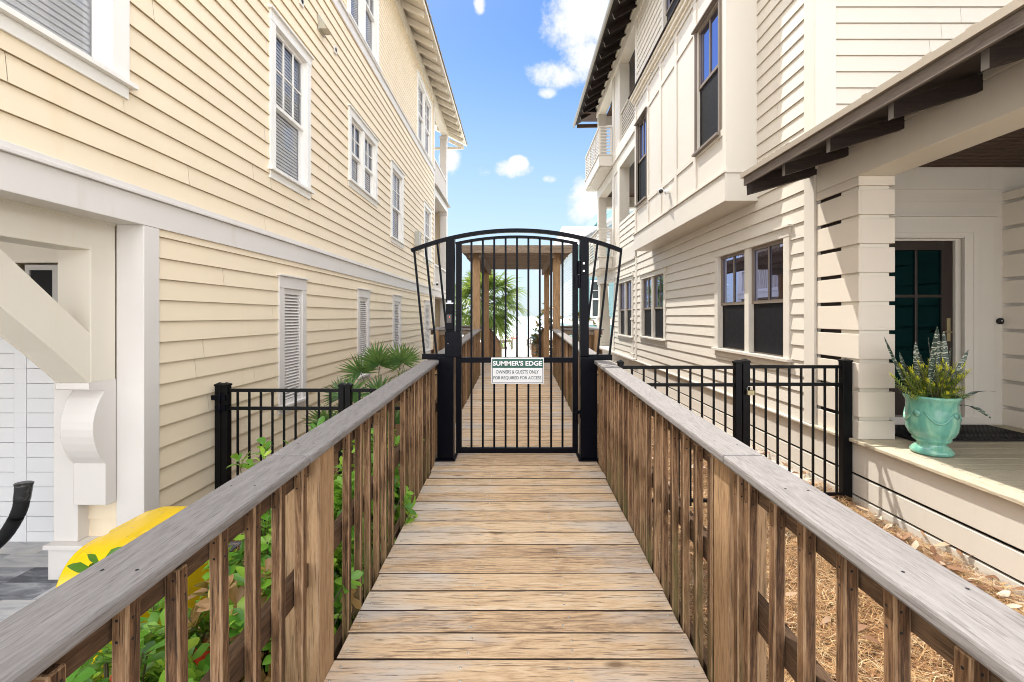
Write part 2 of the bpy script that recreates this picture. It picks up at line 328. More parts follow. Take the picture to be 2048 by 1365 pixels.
# ------------------------------------------------------------------ boardwalk
darkedge = wood('gap_shade_board_edge', [(.2, (.03, .02, .015)), (.6, (.07, .045, .03)), (.9, (.12, .08, .055))], 0, .9, .5, knots=False)  # shade of the gaps painted as dark colour on board sides
wornm = wood('worn_timber_edge', [(.25, (.10, .055, .03)), (.5, (.29, .18, .10)), (.85, (.52, .38, .25))], 2, .8, .5, (.06, .04, .03), knots=False, green=.3)
rng = random.Random(7)
def zd(y):
    if y < 9.1: return -1.41 + .0286 * y
    if y < 12.2: return -1.15
    return -1.15 - .104 * (y - 12.2)
def deck():
    b = MB(); y = -1.2
    sc = MB(); 
    while y < 9.05:
        bw = .1432 - rng.choice((.004, .006, .007, .009))
        z = zd(y + .07); j = rng.uniform(-.006, .006)
        b.grid([(-.718 + j, y, zd(y) - .036), (.722 + j, y, zd(y) - .036), (.722 + j, y + bw, z - .034), (-.718 + j, y + bw, z - .034),
                (-.718 + j, y, zd(y)), (.722 + j, y, zd(y)), (.722 + j, y + bw, zd(y + bw) + rng.uniform(-.003, .002)), (-.718 + j, y + bw, zd(y + bw) + rng.uniform(-.002, .001))],
               ((3, 2, 1, 0), (4, 5, 6, 7), (0, 1, 5, 4), (1, 2, 6, 5), (2, 3, 7, 6), (3, 0, 4, 7)), rng.random())
        for x in (-.68, -.2, .22, .685):
            for yy in (.035, .10):
                xx = x + rng.uniform(-.018, .018); y2 = y + yy + rng.uniform(-.008, .008)
                sc.lathe((xx, y2, zd(y2)), [(0, .0020), (.0048, .0018), (.0052, -.002)], 8)
        y += .1432
    # landing, wider
    y = 9.1
    while y < 12.2:
        b.box(-1.67, 1.67, y, y + .1385, -1.186, -1.15 + rng.uniform(-.001, .001), rng.random()); y += .1432
    while y < 22.6:
        b.hexa([(-.72, y, zd(y) - .036), (.72, y, zd(y) - .036), (.72, y + .1385, zd(y + .1385) - .036), (-.72, y + .1385, zd(y + .1385) - .036),
                (-.72, y, zd(y)), (.72, y, zd(y)), (.72, y + .1385, zd(y + .1385)), (-.72, y + .1385, zd(y + .1385))], rng.random()); y += .1432
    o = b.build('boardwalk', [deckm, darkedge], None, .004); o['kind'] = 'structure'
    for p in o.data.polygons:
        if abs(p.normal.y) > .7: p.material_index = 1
    f = MB()
    for x in (-.66, 0, .66):
        f.hexa([(x - .02, -1.2, zd(-1.2) - .24), (x + .02, -1.2, zd(-1.2) - .24), (x + .02, 9.1, zd(9.1) - .24), (x - .02, 9.1, zd(9.1) - .24),
                (x - .02, -1.2, zd(-1.2) - .038), (x + .02, -1.2, zd(-1.2) - .038), (x + .02, 9.1, zd(9.09) - .038), (x - .02, 9.1, zd(9.09) - .038)])
    for x in (-1.6, -.7, .7, 1.6): f.box(x - .02, x + .02, 9.12, 12.2, -1.39, -1.188)
    g = f.build('boardwalk_joists', railYm, None); g['kind'] = 'structure'
    s = sc.build('screws', steel, None); s['kind'] = 'structure'
deck()

def railing(label, O, A, B, L, zf, h=.901, ts=None, posts=(), grp='weathered timber railings of the boardwalk', cap=capm, gz=-2.0, mid=True, c0=0, c1=0, capin=.03, base=True):
    """O start point (x,y) of the inner baluster face, A along, B outward, L length, zf(t) deck height"""
    A = Vector(A); B = Vector(B); O = Vector((O[0], O[1], 0)); Oz = Vector((O.x, O.y, zf(0)))
    root = thing('boardwalk_railing', Oz, label, 'railing', grp)
    def P(t, d, z): p = O + A * t + B * d; return (p.x, p.y, z)
    def beam(t0, t1, d0, d1, z0, z1, n=1):
        m = MB()
        for i in range(n):
            a = t0 + (t1 - t0) * i / n; c = t0 + (t1 - t0) * (i + 1) / n - (.003 if i < n - 1 else 0)
            q = [P(a, d0, zf(a) + z0), P(c, d0, zf(c) + z0), P(c, d1, zf(c) + z0), P(a, d1, zf(a) + z0), P(a, d0, zf(a) + z1), P(c, d0, zf(c) + z1), P(c, d1, zf(c) + z1), P(a, d1, zf(a) + z1)]
            if A.cross(B).z < 0: q = [q[i] for i in (3, 2, 1, 0, 7, 6, 5, 4)]
            m.hexa(q, rng.random())
        return m
    nc = max(1, round(L / 3.1))
    cm = beam(-c0, L + c1, -capin, .11, h - .032, h, nc); cm.mi = 1; t = .2
    while t < L:
        for d in (.01, .075):
            tt = t + rng.uniform(-.03, .03); c = Vector(P(tt, d + rng.uniform(-.008, .008), zf(tt) + h + .0007)); cm.face([c + Vector((.0035 * math.cos(a), .0035 * math.sin(a), 0)) for a in (0, 1.05, 2.1, 3.14, 4.2, 5.24)])
        t += .41
    cm.build('top_cap', [cap, dark], root, .008)
    beam(0, L, .038, .076, h - .032 - .092, h - .0325).build('upper_rail', railYm if abs(A.y) > .5 else pergm, root, .003)
    if mid: beam(0, L, .0385, .0765, .375, .462).build('mid_rail', railYm if abs(A.y) > .5 else pergm, root, .003)
    if base: beam(0, L, .0385, .076, -.23, -.04).build('skirt_board', railYm if abs(A.y) > .5 else pergm, root, .003)
    protos = []
    for k in range(4):
        m = MB(); H = h - .032 - .010 - .007 * k; lo = -.16
        q = .0156; m.grid([(-q, -q, lo), (q, -q, lo), (q, q, lo), (-q, q, lo), (-q, -q, H), (q, -q, H), (q, q, H), (-q, q, H)],
               ((3, 2, 1, 0), (4, 5, 6, 7), (0, 1, 5, 4), (1, 2, 6, 5), (2, 3, 7, 6), (3, 0, 4, 7)), 0)
        m.r = [0, .5, .12 + k * .05, .75, .38, .95 - k * .05]; m.mi = 2
        for zz in (H - .035, H - .075):
            for (ax, ay) in ((1, 0), (-1, 0), (0, 1), (0, -1)):
                c = Vector((ax * (q + .0006), ay * (q + .0006), zz + .004 * k)); s = Vector((-ay, ax, 0)); m.face([c + s * .0032 * math.cos(a) + Vector((0, 0, .0032 * math.sin(a))) + s * .003 * (k - 1.5) for a in (0, 1.05, 2.1, 3.14, 4.2, 5.24)])
        protos.append((m, k))
    made = {}
    for t in ts:
        t += rng.uniform(-.005, .005); k = rng.randrange(4); p = O + A * t + B * .0166; loc = Vector((p.x, p.y, zf(t)))
        if k not in made:
            W['_t'] = loc; m = protos[k][0]; o = m.build('baluster', [railm, wornm, dark], None, .0045, origin=(0, 0, 0)); o.modifiers[0].material = 1; o.parent = root; o.location = loc - Oz; W[o.name] = loc; made[k] = o
        else: o = dup(made[k], root, loc)
        o.rotation_euler = (rng.uniform(-.006, .006) , rng.uniform(-.006, .006), rng.choice((0, math.pi / 2, math.pi, -math.pi / 2)) + rng.uniform(-.03, .03))
    for (t0, t1) in posts:
        m = MB(); z1 = min(zf(t0), zf(t1)) + h - .0335
        a = [P(t0, .001, gz), P(t1, .001, gz), P(t1, .13, gz), P(t0, .13, gz), P(t0, .001, z1), P(t1, .001, z1), P(t1, .13, z1), P(t0, .13, z1)]
        if A.cross(B).z < 0: a = [a[i] for i in (3, 2, 1, 0, 7, 6, 5, 4)]
        m.hexa(a, rng.random()); m.build('post', [postm, wornm], root, .006).modifiers[0].material = 1
    return root
def seq(a, b, step, skip=()):
    out = []; t = a
    while t < b:
        if not any(s0 < t < s1 for s0, s1 in skip): out.append(t)
        t += step
    return out
y0 = -1.0
railing('near left boardwalk railing with a wide dull grey cap, up to the black gate', (-.72, y0, 0), (0, 1, 0), (-1, 0, 0), 5.06, lambda t: zd(y0 + t),
        ts=seq(.711 - .14 * 12 - y0, 5.0, .14, ((1.63 - y0, 1.90 - y0), (2.79 - y0, 2.84 - y0))), posts=((1.66 - y0, 1.80 - y0), (3.93 - y0, 4.02 - y0)))
railing('near right boardwalk railing with pale grey cap, above the pine straw', (.722, y0, 0), (0, 1, 0), (1, 0, 0), 5.06, lambda t: zd(y0 + t),
        ts=seq(.731 - .1375 * 12 - y0, 5.0, .1385, ((1.46 - y0, 1.70 - y0),)) + [1.708 - y0, 1.50 - y0], posts=((1.545 - y0, 1.67 - y0), (3.93 - y0, 4.02 - y0)))
railing('left boardwalk railing beyond the gate, running to the pergola', (-.72, 4.24, 0), (0, 1, 0), (-1, 0, 0), 4.86, lambda t: zd(4.24 + t), ts=seq(.1, 4.8, .14), posts=((2.3, 2.4),))
railing('right boardwalk railing beyond the gate, running to the pergola', (.722, 4.24, 0), (0, 1, 0), (1, 0, 0), 4.86, lambda t: zd(4.24 + t), ts=seq(.1, 4.8, .14), posts=((2.3, 2.4),))
zl = lambda t: -1.15
for s, nm in ((-1, 'left'), (1, 'right')):
    railing('short crosswise railing on the %s of the near pergola post' % nm, (s * .84, 9.24, 0), (s, 0, 0), (0, -1, 0), .83, zl, ts=seq(.08, .8, .14), cap=capXm, mid=False, posts=((.72, .81),), capin=.1)
    railing('outer %s railing of the pergola landing' % nm, (s * 1.67, 9.24, 0), (0, 1, 0), (s, 0, 0), 2.9, zl, ts=seq(.1, 2.9, .14), posts=((2.7, 2.8),))
    railing('crosswise railing on the %s of the far pergola post' % nm, (s * .86, 12.1, 0), (s, 0, 0), (0, 1, 0), .8, zl, ts=seq(.08, .8, .14), cap=capXm, mid=False)
    railing('%s railing of the ramp sloping down to the beach' % nm, (s * .72, 12.2, 0), (0, 1, 0), (s, 0, 0), 10.3, lambda t: zd(12.2 + t), h=.84, ts=seq(.05, 10.2, .14), posts=((.02, .16), (3.3, 3.4), (6.7, 6.8), (10.1, 10.2)))

def pergola():
    root = thing('pergola', (0, 10.5, -1.15), 'weathered timber pergola over the boardwalk landing behind the gate', 'pergola')
    for (x, y, wd) in ((-.80, 9.1, .145), (.80, 9.1, .145), (-.80, 12.08, .13), (.80, 12.08, .13)):
        m = MB(); m.box(x - wd / 2, x + wd / 2, y - wd / 2, y + wd / 2, -1.9, 1.26, rng.random()); m.build('post', postm, root, .006)
    for x in (-.71, .71, -.89, .89):
        m = MB(); x0 = x - .02; m.prism([(x0, 8.75, 1.18), (x0, 8.68, 1.272), (x0, 12.55, 1.272), (x0, 12.45, 1.12), (x0, 8.75, 1.12)], (.04, 0, 0), rng.random()); m.build('side_beam', pergm, root, .004)
    y = 8.72
    m = MB(); m.box(-1.09, 1.09, 8.62, 8.66, 1.20, 1.33, .3); m.build('front_board', pergm, root, .004)
    while y < 12.4:
        m = MB(); m.box(-1.09 + rng.uniform(-.01, .01), 1.09 + rng.uniform(-.01, .01), y, y + .038, 1.273, 1.362, rng.random()); m.build('roof_slat', pergm, root); y += .098
pergola()

# ------------------------------------------------------------------ gate
GY = 4.155
gx = lambda px: (px - 1033) / 219.0
gz = lambda py: (633 - py) / 219.0
def arch(m, Rm, half, y0, y1, t, zc, n=28):
    p = []
    for i in range(n + 1):
        a = -math.asin(half / Rm) + 2 * math.asin(half / Rm) * i / n; p.append((math.sin(a), math.cos(a)))
    for i in range(n):
        (s0, c0), (s1, c1) = p[i], p[i + 1]
        q = [(s0 * (Rm - t), y0, zc + c0 * (Rm - t)), (s1 * (Rm - t), y0, zc + c1 * (Rm - t)), (s1 * (Rm - t), y1, zc + c1 * (Rm - t)), (s0 * (Rm - t), y1, zc + c0 * (Rm - t)),
             (s0 * Rm, y0, zc + c0 * Rm), (s1 * Rm, y0, zc + c1 * Rm), (s1 * Rm, y1, zc + c1 * Rm), (s0 * Rm, y1, zc + c0 * Rm)]
        m.hexa(q)
def gate():
    zb = zd(GY); root = thing('entry_gate', (0, GY, zb), 'tall black metal gate with arched top and flared side wings across the boardwalk', 'gate')
    a = GY - .038; c = GY + .038
    for (x0, x1, X0, X1) in ((877, 909, 893, 910), (1159, 1192, 1159.5, 1176.5)):
        m = MB(); m.box(gx(x0), gx(x1), GY - .07, GY + .07, zb + .012, gz(713)); m.build('lower_post', black, root, .005)
        m = MB(); m.box(gx(X0), gx(X1), a, c, gz(713) + .002, gz(477)); m.build('upper_post', black, root, .004)
        m = MB(); m.box(gx(x0) - .02, gx(x1) + .02, GY - .11, GY + .10, zb, zb + .012)
        for xx in (gx(x0), gx(x1)): m.lathe((xx, GY - .09, zb + .012), [(.012, 0), (.012, .01), (0, .012)], 6)
        m.build('base_plate', black, root, .002)
    zc = gz(458) - 2.607
    m = MB(); arch(m, 2.607, .965, GY - .025, GY + .025, .033, zc); m.build('top_arch', black, root, .002)
    for (x0, x1, y0_, y1_) in ((845, 893, 708, 719), (1176, 1223.5, 709.5, 720.5)):
        m = MB(); m.box(gx(x0), gx(x1), GY - .026, GY + .026, gz(y1_), gz(y0_)); m.build('wing_base', black, root, .003)
    for (xa, ya, xb, yb) in ((828.5, 502, 849, 709), (851, 494, 873.5, 709), (874.5, 486, 893.5, 665), (1242.5, 500, 1219, 710), (1218.5, 491, 1195, 710), (1195.5, 483, 1175, 650)):
        m = MB(); m.bar((gx(xa), GY, gz(ya)), (gx(xb), GY, gz(yb)), .018, .018, (0, 1, 0)); m.build('wing_bar', black, root)
    leaf = MB(); x0, x1 = gx(912.5), gx(1155.5); zt = lambda x: zc + math.sqrt((2.607 - .064) ** 2 - x * x)
    leaf.box(x0, gx(923.5), GY - .022, GY + .022, gz(906), zt(x0) - .015); leaf.box(gx(1145), x1, GY - .022, GY + .022, gz(906), zt(x1) - .015)
    leaf.box(gx(923.5), gx(1145), GY - .021, GY + .021, gz(906), gz(895.5)); leaf.box(gx(923.5), gx(1145), GY - .021, GY + .021, gz(725.5), gz(715))
    arch(leaf, 2.607 - .064, (x1 - x0) / 2 + .002, GY - .023, GY + .023, .022, zc)
    lf = leaf.build('gate_leaf', black, root, .002)
    for i in range(9):
        x = gx(943 + 22.75 * i); m = MB(); m.box(x - .009, x + .009, GY - .009, GY + .009, gz(896), zt(x) - .02); m.build('picket', black, lf)
    m = MB(); m.box(gx(892), gx(923), GY - .075, GY - .027, gz(714), gz(663)); lb = m.build('lock_box', black, root, .008)
    m = MB(); m.lathe((0, 0, 0), [(0, .004), (.004, .003), (.005, 0)], 10)
    m.v = [(gx(898.5) + p[0], GY - .0755 - p[2], gz(687) + p[1]) for p in m.v]; m.build('screw', steel, lb)
    m = MB(); m.box(gx(893.5), gx(908), GY - .062, GY - .0385, gz(659), gz(610)); kp = m.build('card_reader', black, root, .003)
    m = MB(); m.box(gx(895.5), gx(905), GY - .066, GY - .0625, gz(646), gz(629.5)); m.build('reader_window', metal('reader_plastic', (.03, .02, .018), .15), kp, .001)
    m = MB(); m.lathe((0, 0, 0), [(0, .002), (.0035, 0)], 8); m.v = [(gx(901.5) + p[0], GY - .0665 - p[2], gz(634.5) + p[1]) for p in m.v]
    led, nt, bb = newmat('red_led'); bb.inputs['Emission Color'].default_value = (1, .08, .03, 1); bb.inputs['Emission Strength'].default_value = 2; bb.inputs['Base Color'].default_value = (.6, .03, .02, 1); m.build('led', led, kp)
    m = MB(); m.box(gx(893), gx(908), GY - .05, GY - .0385, gz(608.5), gz(606)); m.box(gx(896.5), gx(904), GY - .05, GY - .0385, gz(606), gz(602)); m.build('cable_clip', paint('pale_clip', (.6, .62, .68), .3), root)
    for (ya, yb) in ((524, 550), (551, 577)):
        m = MB(); m.tube([(gx(1157), GY - .045, gz(yb)), (gx(1157), GY - .045, gz(ya))], .016, 12)
        if ya == 524:
            m.box(gx(1158), gx(1168.5), GY - .046, GY - .0385, gz(yb), gz(ya) + .002); m.mi = 1
            for yy in (528.5, 543.5): m.box(gx(1164), gx(1168), GY - .052, GY - .0465, gz(yy + 2), gz(yy - 2))
        else: m.box(gx(1149), gx(1157), GY - .05, GY - .0225, gz(yb), gz(ya))
        m.build('hinge', [black, steel], root, .001)
    m = MB(); m.box(gx(1148), gx(1160), GY - .05, GY - .023, gz(826), gz(820)); m.box(gx(1157), gx(1168), GY - .09, GY - .0705, gz(832), gz(817)); m.tube([(gx(1151), GY - .06, gz(837)), (gx(1151), GY - .06, gz(816))], .009, 8); m.build('gate_closer', black, root, .001)
    return root
gate()
def text_mesh(txt, cx, cz, y, wdt, hgt, mat, parent, bold=0.0, name='lettering'):
    cu = bpy.data.curves.new('t', 'FONT'); cu.body = txt; cu.align_x = 'CENTER'; cu.size = 1; cu.offset = bold; cu.extrude = .0; cu.resolution_u = 4
    o = bpy.data.objects.new('t', cu); C.objects.link(o); dg = bpy.context.evaluated_depsgraph_get(); me = bpy.data.meshes.new_from_object(o.evaluated_get(dg))
    bpy.data.objects.remove(o); xs = [v.co.x for v in me.vertices]; ys = [v.co.y for v in me.vertices]
    kx = wdt / (max(xs) - min(xs)); kz = hgt / (max(ys) - min(ys)); mx = (max(xs) + min(xs)) / 2; mz = (max(ys) + min(ys)) / 2
    m = MB()
    m.v = [(cx + (v.co.x - mx) * kx, y, cz + (v.co.y - mz) * kz) for v in me.vertices]
    for p in me.polygons: m.f.append(tuple(p.vertices)); m.r.append(0); m.m.append(0); m.sm.append(False)
    bpy.data.meshes.remove(me); return m.build(name, mat, parent)
def sign():
    Y = GY - .03; root = thing('sign', (gx(1035), Y, gz(767)), 'green and white SUMMER\'S EDGE owners and guests only sign on the gate', 'sign')
    pan = paint('sign_white', (.78, .78, .80), .35, .02); gr = paint('sign_green', (.008, .085, .062), .3, .02); grt = paint('sign_dark_lettering', (.02, .06, .055), .4, .02)
    m = MB(); m.box(gx(983), gx(1087), Y - .008, Y, gz(766.8), gz(715)); m.build('panel', pan, root, .001)
    m = MB(); m.box(gx(984.8), gx(1085.6), Y - .0095, Y - .0085, gz(735.3), gz(717.5)); m.build('green_band', gr, root)
    m = MB(); x0, x1, z0, z1 = gx(985), gx(1085.4), gz(765.2), gz(735.5); t = .0042
    for q in ((x0, x0 + t, z0, z1), (x1 - t, x1, z0, z1), (x0 + t, x1 - t, z0, z0 + t)): m.box(q[0], q[1], Y - .0095, Y - .0085, q[2], q[3])
    m.build('border', grt, root)
    wt = paint('sign_white_lettering', (.82, .83, .84), .4, .01)
    text_mesh("SUMMER'S EDGE", gx(1035), gz(726.2), Y - .0105, .446, .044, wt, root, .03)
    text_mesh('OWNERS & GUESTS ONLY', gx(1034.6), gz(743.2), Y - .0105, .388, .031, grt, root, .009)
    text_mesh('FOB REQUIRED FOR ACCESS', gx(1034.6), gz(755.4), Y - .0105, .432, .033, grt, root, .009)
    for x in (988.3, 1080.5):
        m = MB(); m.lathe((0, 0, 0), [(0, .003), (.003, .002), (.0035, 0)], 8); m.v = [(gx(x) + p[0], Y - .0096 - p[2], gz(718.5) + p[1]) for p in m.v]; m.build('bolt', steel, root)
sign()

# ------------------------------------------------------------------ metal picket fences (frontal, plane y = 4.2)
FY = 4.2; FS = 910 / FY
fx = lambda px: (px - 1033) / FS
fz = lambda py: (633 - py) / FS
def fence(name, label, x0, x1, top, low, posts, gp, bottom, ground_z, bars, bottomrail, cat='fence'):
    root = thing(name, ((x0 + x1) / 2, FY, ground_z), label, cat)
    for (a, b, t) in posts:
        m = MB(); m.box(a, b, FY - .032, FY + .032, ground_z - .1, t); p = m.build('post', blackf, root, .003)
        m = MB(); e = .004; m.box(a - e, b + e, FY - .036, FY + .036, t + .0005, t + .016); c = (a + b) / 2
        m.grid([(a - e, FY - .036, t + .0165), (b + e, FY - .036, t + .0165), (b + e, FY + .036, t + .0165), (a - e, FY + .036, t + .0165), (c, FY, t + .034)], ((0, 1, 4), (1, 2, 4), (2, 3, 4), (3, 0, 4)))
        m.build('post_cap', blackf, p)
    for (zc, hh) in ((top, .03), (low, .03), (bottomrail, .03)):
        m = MB(); m.box(x0, x1, FY - .014, FY + .014, zc - hh / 2, zc + hh / 2); m.build('rail', blackf, root, .002)
    for x in bars:
        m = MB(); m.box(x - .008, x + .008, FY - .008, FY + .008, bottomrail - .05, top - .005); m.build('picket', blackf, root)
    return root
fence('metal_fence', 'black picket fence panel between the boardwalk and the padlocked gate on the right', fx(1246), fx(1468), fz(735), fz(770), [(fx(1236), fx(1246), fz(727)), (fx(1468.5), fx(1481), fz(727))], 0, 0, -1.78,
      [fx(1264 + 23.35 * i) for i in range(9)], -1.70)
fg = fence('fence_gate', 'black picket gate shut beside the slatted porch column', fx(1498), fx(1681), fz(734), fz(769), [(fx(1483), fx(1497), fz(725)), (fx(1681.5), fx(1700), fz(724))], 0, 0, -1.72,
      [fx(1508 + 23.6 * i) for i in range(8)], -1.64, 'gate')
m = MB(); m.box(fx(1700) + .001, 3.085, FY - .012, FY + .012, fz(749), fz(741)); m.build('wall_bracket', blackf, fg)
fl = fence('fence_gate', 'black picket gate hinged beside the cream house on the left', fx(459), fx(679), fz(781), fz(817), [(fx(433.5), fx(445.5), fz(772)), (fx(447), fx(459), fz(772)), (fx(679), fx(690), fz(773))], 0, 0, -1.95,
      [fx(475.5 + 23.15 * i) for i in range(9)], -1.87, 'gate')
for zz in (795, 815):
    m = MB(); m.box(fx(436), fx(457), FY - .05, FY - .033, fz(zz + 6), fz(zz - 6)); m.tube([(fx(446.5), FY - .052, fz(zz + 9)), (fx(446.5), FY - .052, fz(zz - 9))], .011, 8); m.build('hinge', black, fl, .001)
m = MB(); m.box(-2.815, fx(433.5) - .001, FY - .012, FY + .012, fz(800), fz(791)); m.build('wall_bracket', blackf, fl)
fence('metal_fence', 'short black picket fence panel between the hinged gate and the left railing', fx(703), fx(868), fz(781), fz(817), [(fx(691.5), fx(703), fz(773))], 0, 0, -1.95, [fx(719 + 23.15 * i) for i in range(7)], -1.87)
def padlock():
    root = thing('padlock', (fx(1493), FY - .05, fz(790)), 'small brass padlock hanging from the black gate latch', 'padlock')
    m = MB(); m.box(fx(1487), fx(1501), FY - .075, FY - .05, fz(788.5), fz(779)); m.build('body', brass, root, .004)
    m = MB(); c = Vector((fx(1491.5), FY - .06, fz(779))); m.tube([c + Vector((-.018, 0, -.01)), c + Vector((-.02, 0, .02)), c + Vector((-.008, 0, .035)), c + Vector((.008, 0, .035)), c + Vector((.018, 0, .02)), c + Vector((.018, 0, -.005))], .004, 8); m.build('shackle', steel, root)
padlock()

# ------------------------------------------------------------------ siding, windows, vents
def siding(m, F, u0, u1, z0, z1, e, openings, phase=0.0, t=.017, brk=True, seed=3, edge=False):
    rg = random.Random(seed); k0 = math.floor((z0 - phase) / e)
    k = k0
    while phase + k * e < z1:
        a = max(phase + k * e, z0); b = min(phase + (k + 1) * e, z1); base = phase + k * e
        cuts = {u0, u1}
        for (a0, a1, b0, b1) in openings:
            if b0 < b and b1 > a: cuts.update((min(max(a0, u0), u1), min(max(a1, u0), u1)))
        if brk:
            u = u0 + rg.uniform(.4, 3.6)
            while u < u1: cuts.add(u); u += 3.66
        cs = sorted(cuts); r0 = rg.random()
        for i in range(len(cs) - 1):
            ua, ub = cs[i], cs[i + 1]
            if ub - ua < 1e-4: continue
            um = (ua + ub) / 2; segs = [(a, b)]
            for (a0, a1, b0, b1) in openings:
                if a0 < um < a1:
                    ns = []
                    for (s0, s1) in segs:
                        if b1 <= s0 or b0 >= s1: ns.append((s0, s1)); continue
                        if b0 > s0: ns.append((s0, b0))
                        if b1 < s1: ns.append((b1, s1))
                    segs = ns
            r = (r0 + rg.random() * .3) % 1
            for (s0, s1) in segs:
                d0 = t * (1 - (s0 - base) / e) + .002; d1 = t * (1 - (s1 - base) / e) + .002
                g = .003 if brk else 0
                s2 = s1 - .0018 if (edge and s1 > base + e - 1e-4) else s1; m.face([F(ua + g, s0, d0), F(ub, s0, d0), F(ub, s2, d1), F(ua + g, s2, d1)], r)
                if s0 <= base + 1e-6: m.mi = 1 if edge else 0; m.face([F(ua + g, s0, -.004), F(ub, s0, -.004), F(ub, s0, d0), F(ua + g, s0, d0)], r); m.mi = 0  # underside takes the painted shade-line colour
        k += 1
def window(parent, F, u0, u1, z0, z1, units=1, cw=.10, ch=.14, style='blind', trim=None, frame=None, label=None, muntins=(3, 2), apron=True, mull=.10, rail=.5, sill_ext=.035, off=0.0, half=True):
    trim = trim or trimW; frame = frame or trimW
    m = MB(); D = lambda d: d + off
    zb = z0 + (.12 if apron else .03)
    m.fbox(F, u0, u0 + cw, zb, z1 - ch, D(.0), D(.032)); m.fbox(F, u1 - cw, u1, zb, z1 - ch, D(.0), D(.032))
    m.fbox(F, u0 - .006, u1 + .006, z1 - ch, z1 - .025, D(0), D(.036)); m.fbox(F, u0 - .035, u1 + .035, z1 - .0245, z1, D(0), D(.065))
    m.fbox(F, u0 - sill_ext, u1 + sill_ext, zb - .035, zb, D(-.02), D(.07))
    if apron: m.fbox(F, u0, u1, z0, zb - .0355, D(0), D(.028))
    a0, a1, b0, b1 = u0 + cw, u1 - cw, zb, z1 - ch
    uw = (a1 - a0 - mull * (units - 1)) / units
    for i in range(units - 1): m.fbox(F, a0 + uw * (i + 1) + mull * i, a0 + uw * (i + 1) + mull * (i + 1), b0, b1, D(-.05), D(.022))
    # reveal
    for q in ((a0 - .012, a0, b0, b1), (a1, a1 + .012, b0, b1), (a0, a1, b1, b1 + .012), (a0, a1, b0 - .012, b0)): m.fbox(F, q[0], q[1], q[2], q[3], D(-.09), D(-.0005))
    wo = m.build('window', trim, parent, .002)
    if label: wo['label'] = label
    sm = MB(); gl = MB(); bl = MB(); it = MB(); scn = MB(); zm = b0 + (b1 - b0) * rail
    for i in range(units):
        p0 = a0 + (uw + mull) * i; p1 = p0 + uw; fw = .042
        for (c0, c1, dd, up) in ((zm - .02, b1, -.018, True), (b0, zm + .015, -.05, False)):
            sm.fbox(F, p0, p0 + fw, c0, c1, D(dd - .03), D(dd)); sm.fbox(F, p1 - fw, p1, c0, c1, D(dd - .03), D(dd))
            sm.fbox(F, p0 + fw, p1 - fw, c0, c0 + fw * (1 if up else 1.3), D(dd - .03), D(dd)); sm.fbox(F, p0 + fw, p1 - fw, c1 - fw, c1, D(dd - .03), D(dd))
            gl.face([F(p0 + fw, c0 + fw, D(dd - .02)), F(p1 - fw, c0 + fw, D(dd - .02)), F(p1 - fw, c1 - fw, D(dd - .02)), F(p0 + fw, c1 - fw, D(dd - .02))])
            if up and muntins:
                for k in range(1, muntins[0]):
                    x = p0 + fw + (uw - 2 * fw) * k / muntins[0]; sm.fbox(F, x - .009, x + .009, c0 + fw, c1 - fw, D(dd - .016), D(dd - .002))
                for k in range(1, muntins[1]):
                    z = c0 + fw + (c1 - c0 - 2 * fw) * k / muntins[1]; sm.fbox(F, p0 + fw, p1 - fw, z - .009, z + .009, D(dd - .0155), D(dd - .003))
            if (not up) and style == 'screen':
                scn.face([F(p0 + fw * .6, c0 + .02, D(dd + .012)), F(p1 - fw * .6, c0 + .02, D(dd + .012)), F(p1 - fw * .6, c1 - .03, D(dd + .012)), F(p0 + fw * .6, c1 - .03, D(dd + .012))])
        z = b0 + .03; rise = .05 if u0 < 2 and style == 'blind' else .040
        while z < b1 - .03:
            dq = -.086 if style == 'blind' else -.125; q0 = F(p0 + .01, z, D(dq)); q1 = F(p1 - .01, z, D(dq)); q2 = F(p1 - .01, z + rise, D(dq - .009)); q3 = F(p0 + .01, z + rise, D(dq - .009)); bl.face([q0, q1, q2, q3]); z += .043
        it.fbox(F, p0 - .02, p1 + .02, b0 - .03, b1 + .03, D(-.45), D(-.40))
        for q in ((p0 - .03, p0 - .02, b0 - .03, b1 + .03), (p1 + .02, p1 + .03, b0 - .03, b1 + .03), (p0 - .02, p1 + .02, b1 + .02, b1 + .03), (p0 - .02, p1 + .02, b0 - .03, b0 - .02)): it.fbox(F, q[0], q[1], q[2], q[3], D(-.40), D(-.092))
    sm.build('sash', frame, wo)
    gl.build('glass', glassR if style == 'screen' else glassL, wo)
    if style != 'nob': bl.build('blind', blindm, wo)
    if scn.v: scn.build('insect_screen', screenm, wo)
    it.build('room_interior', dark, wo)
    return wo
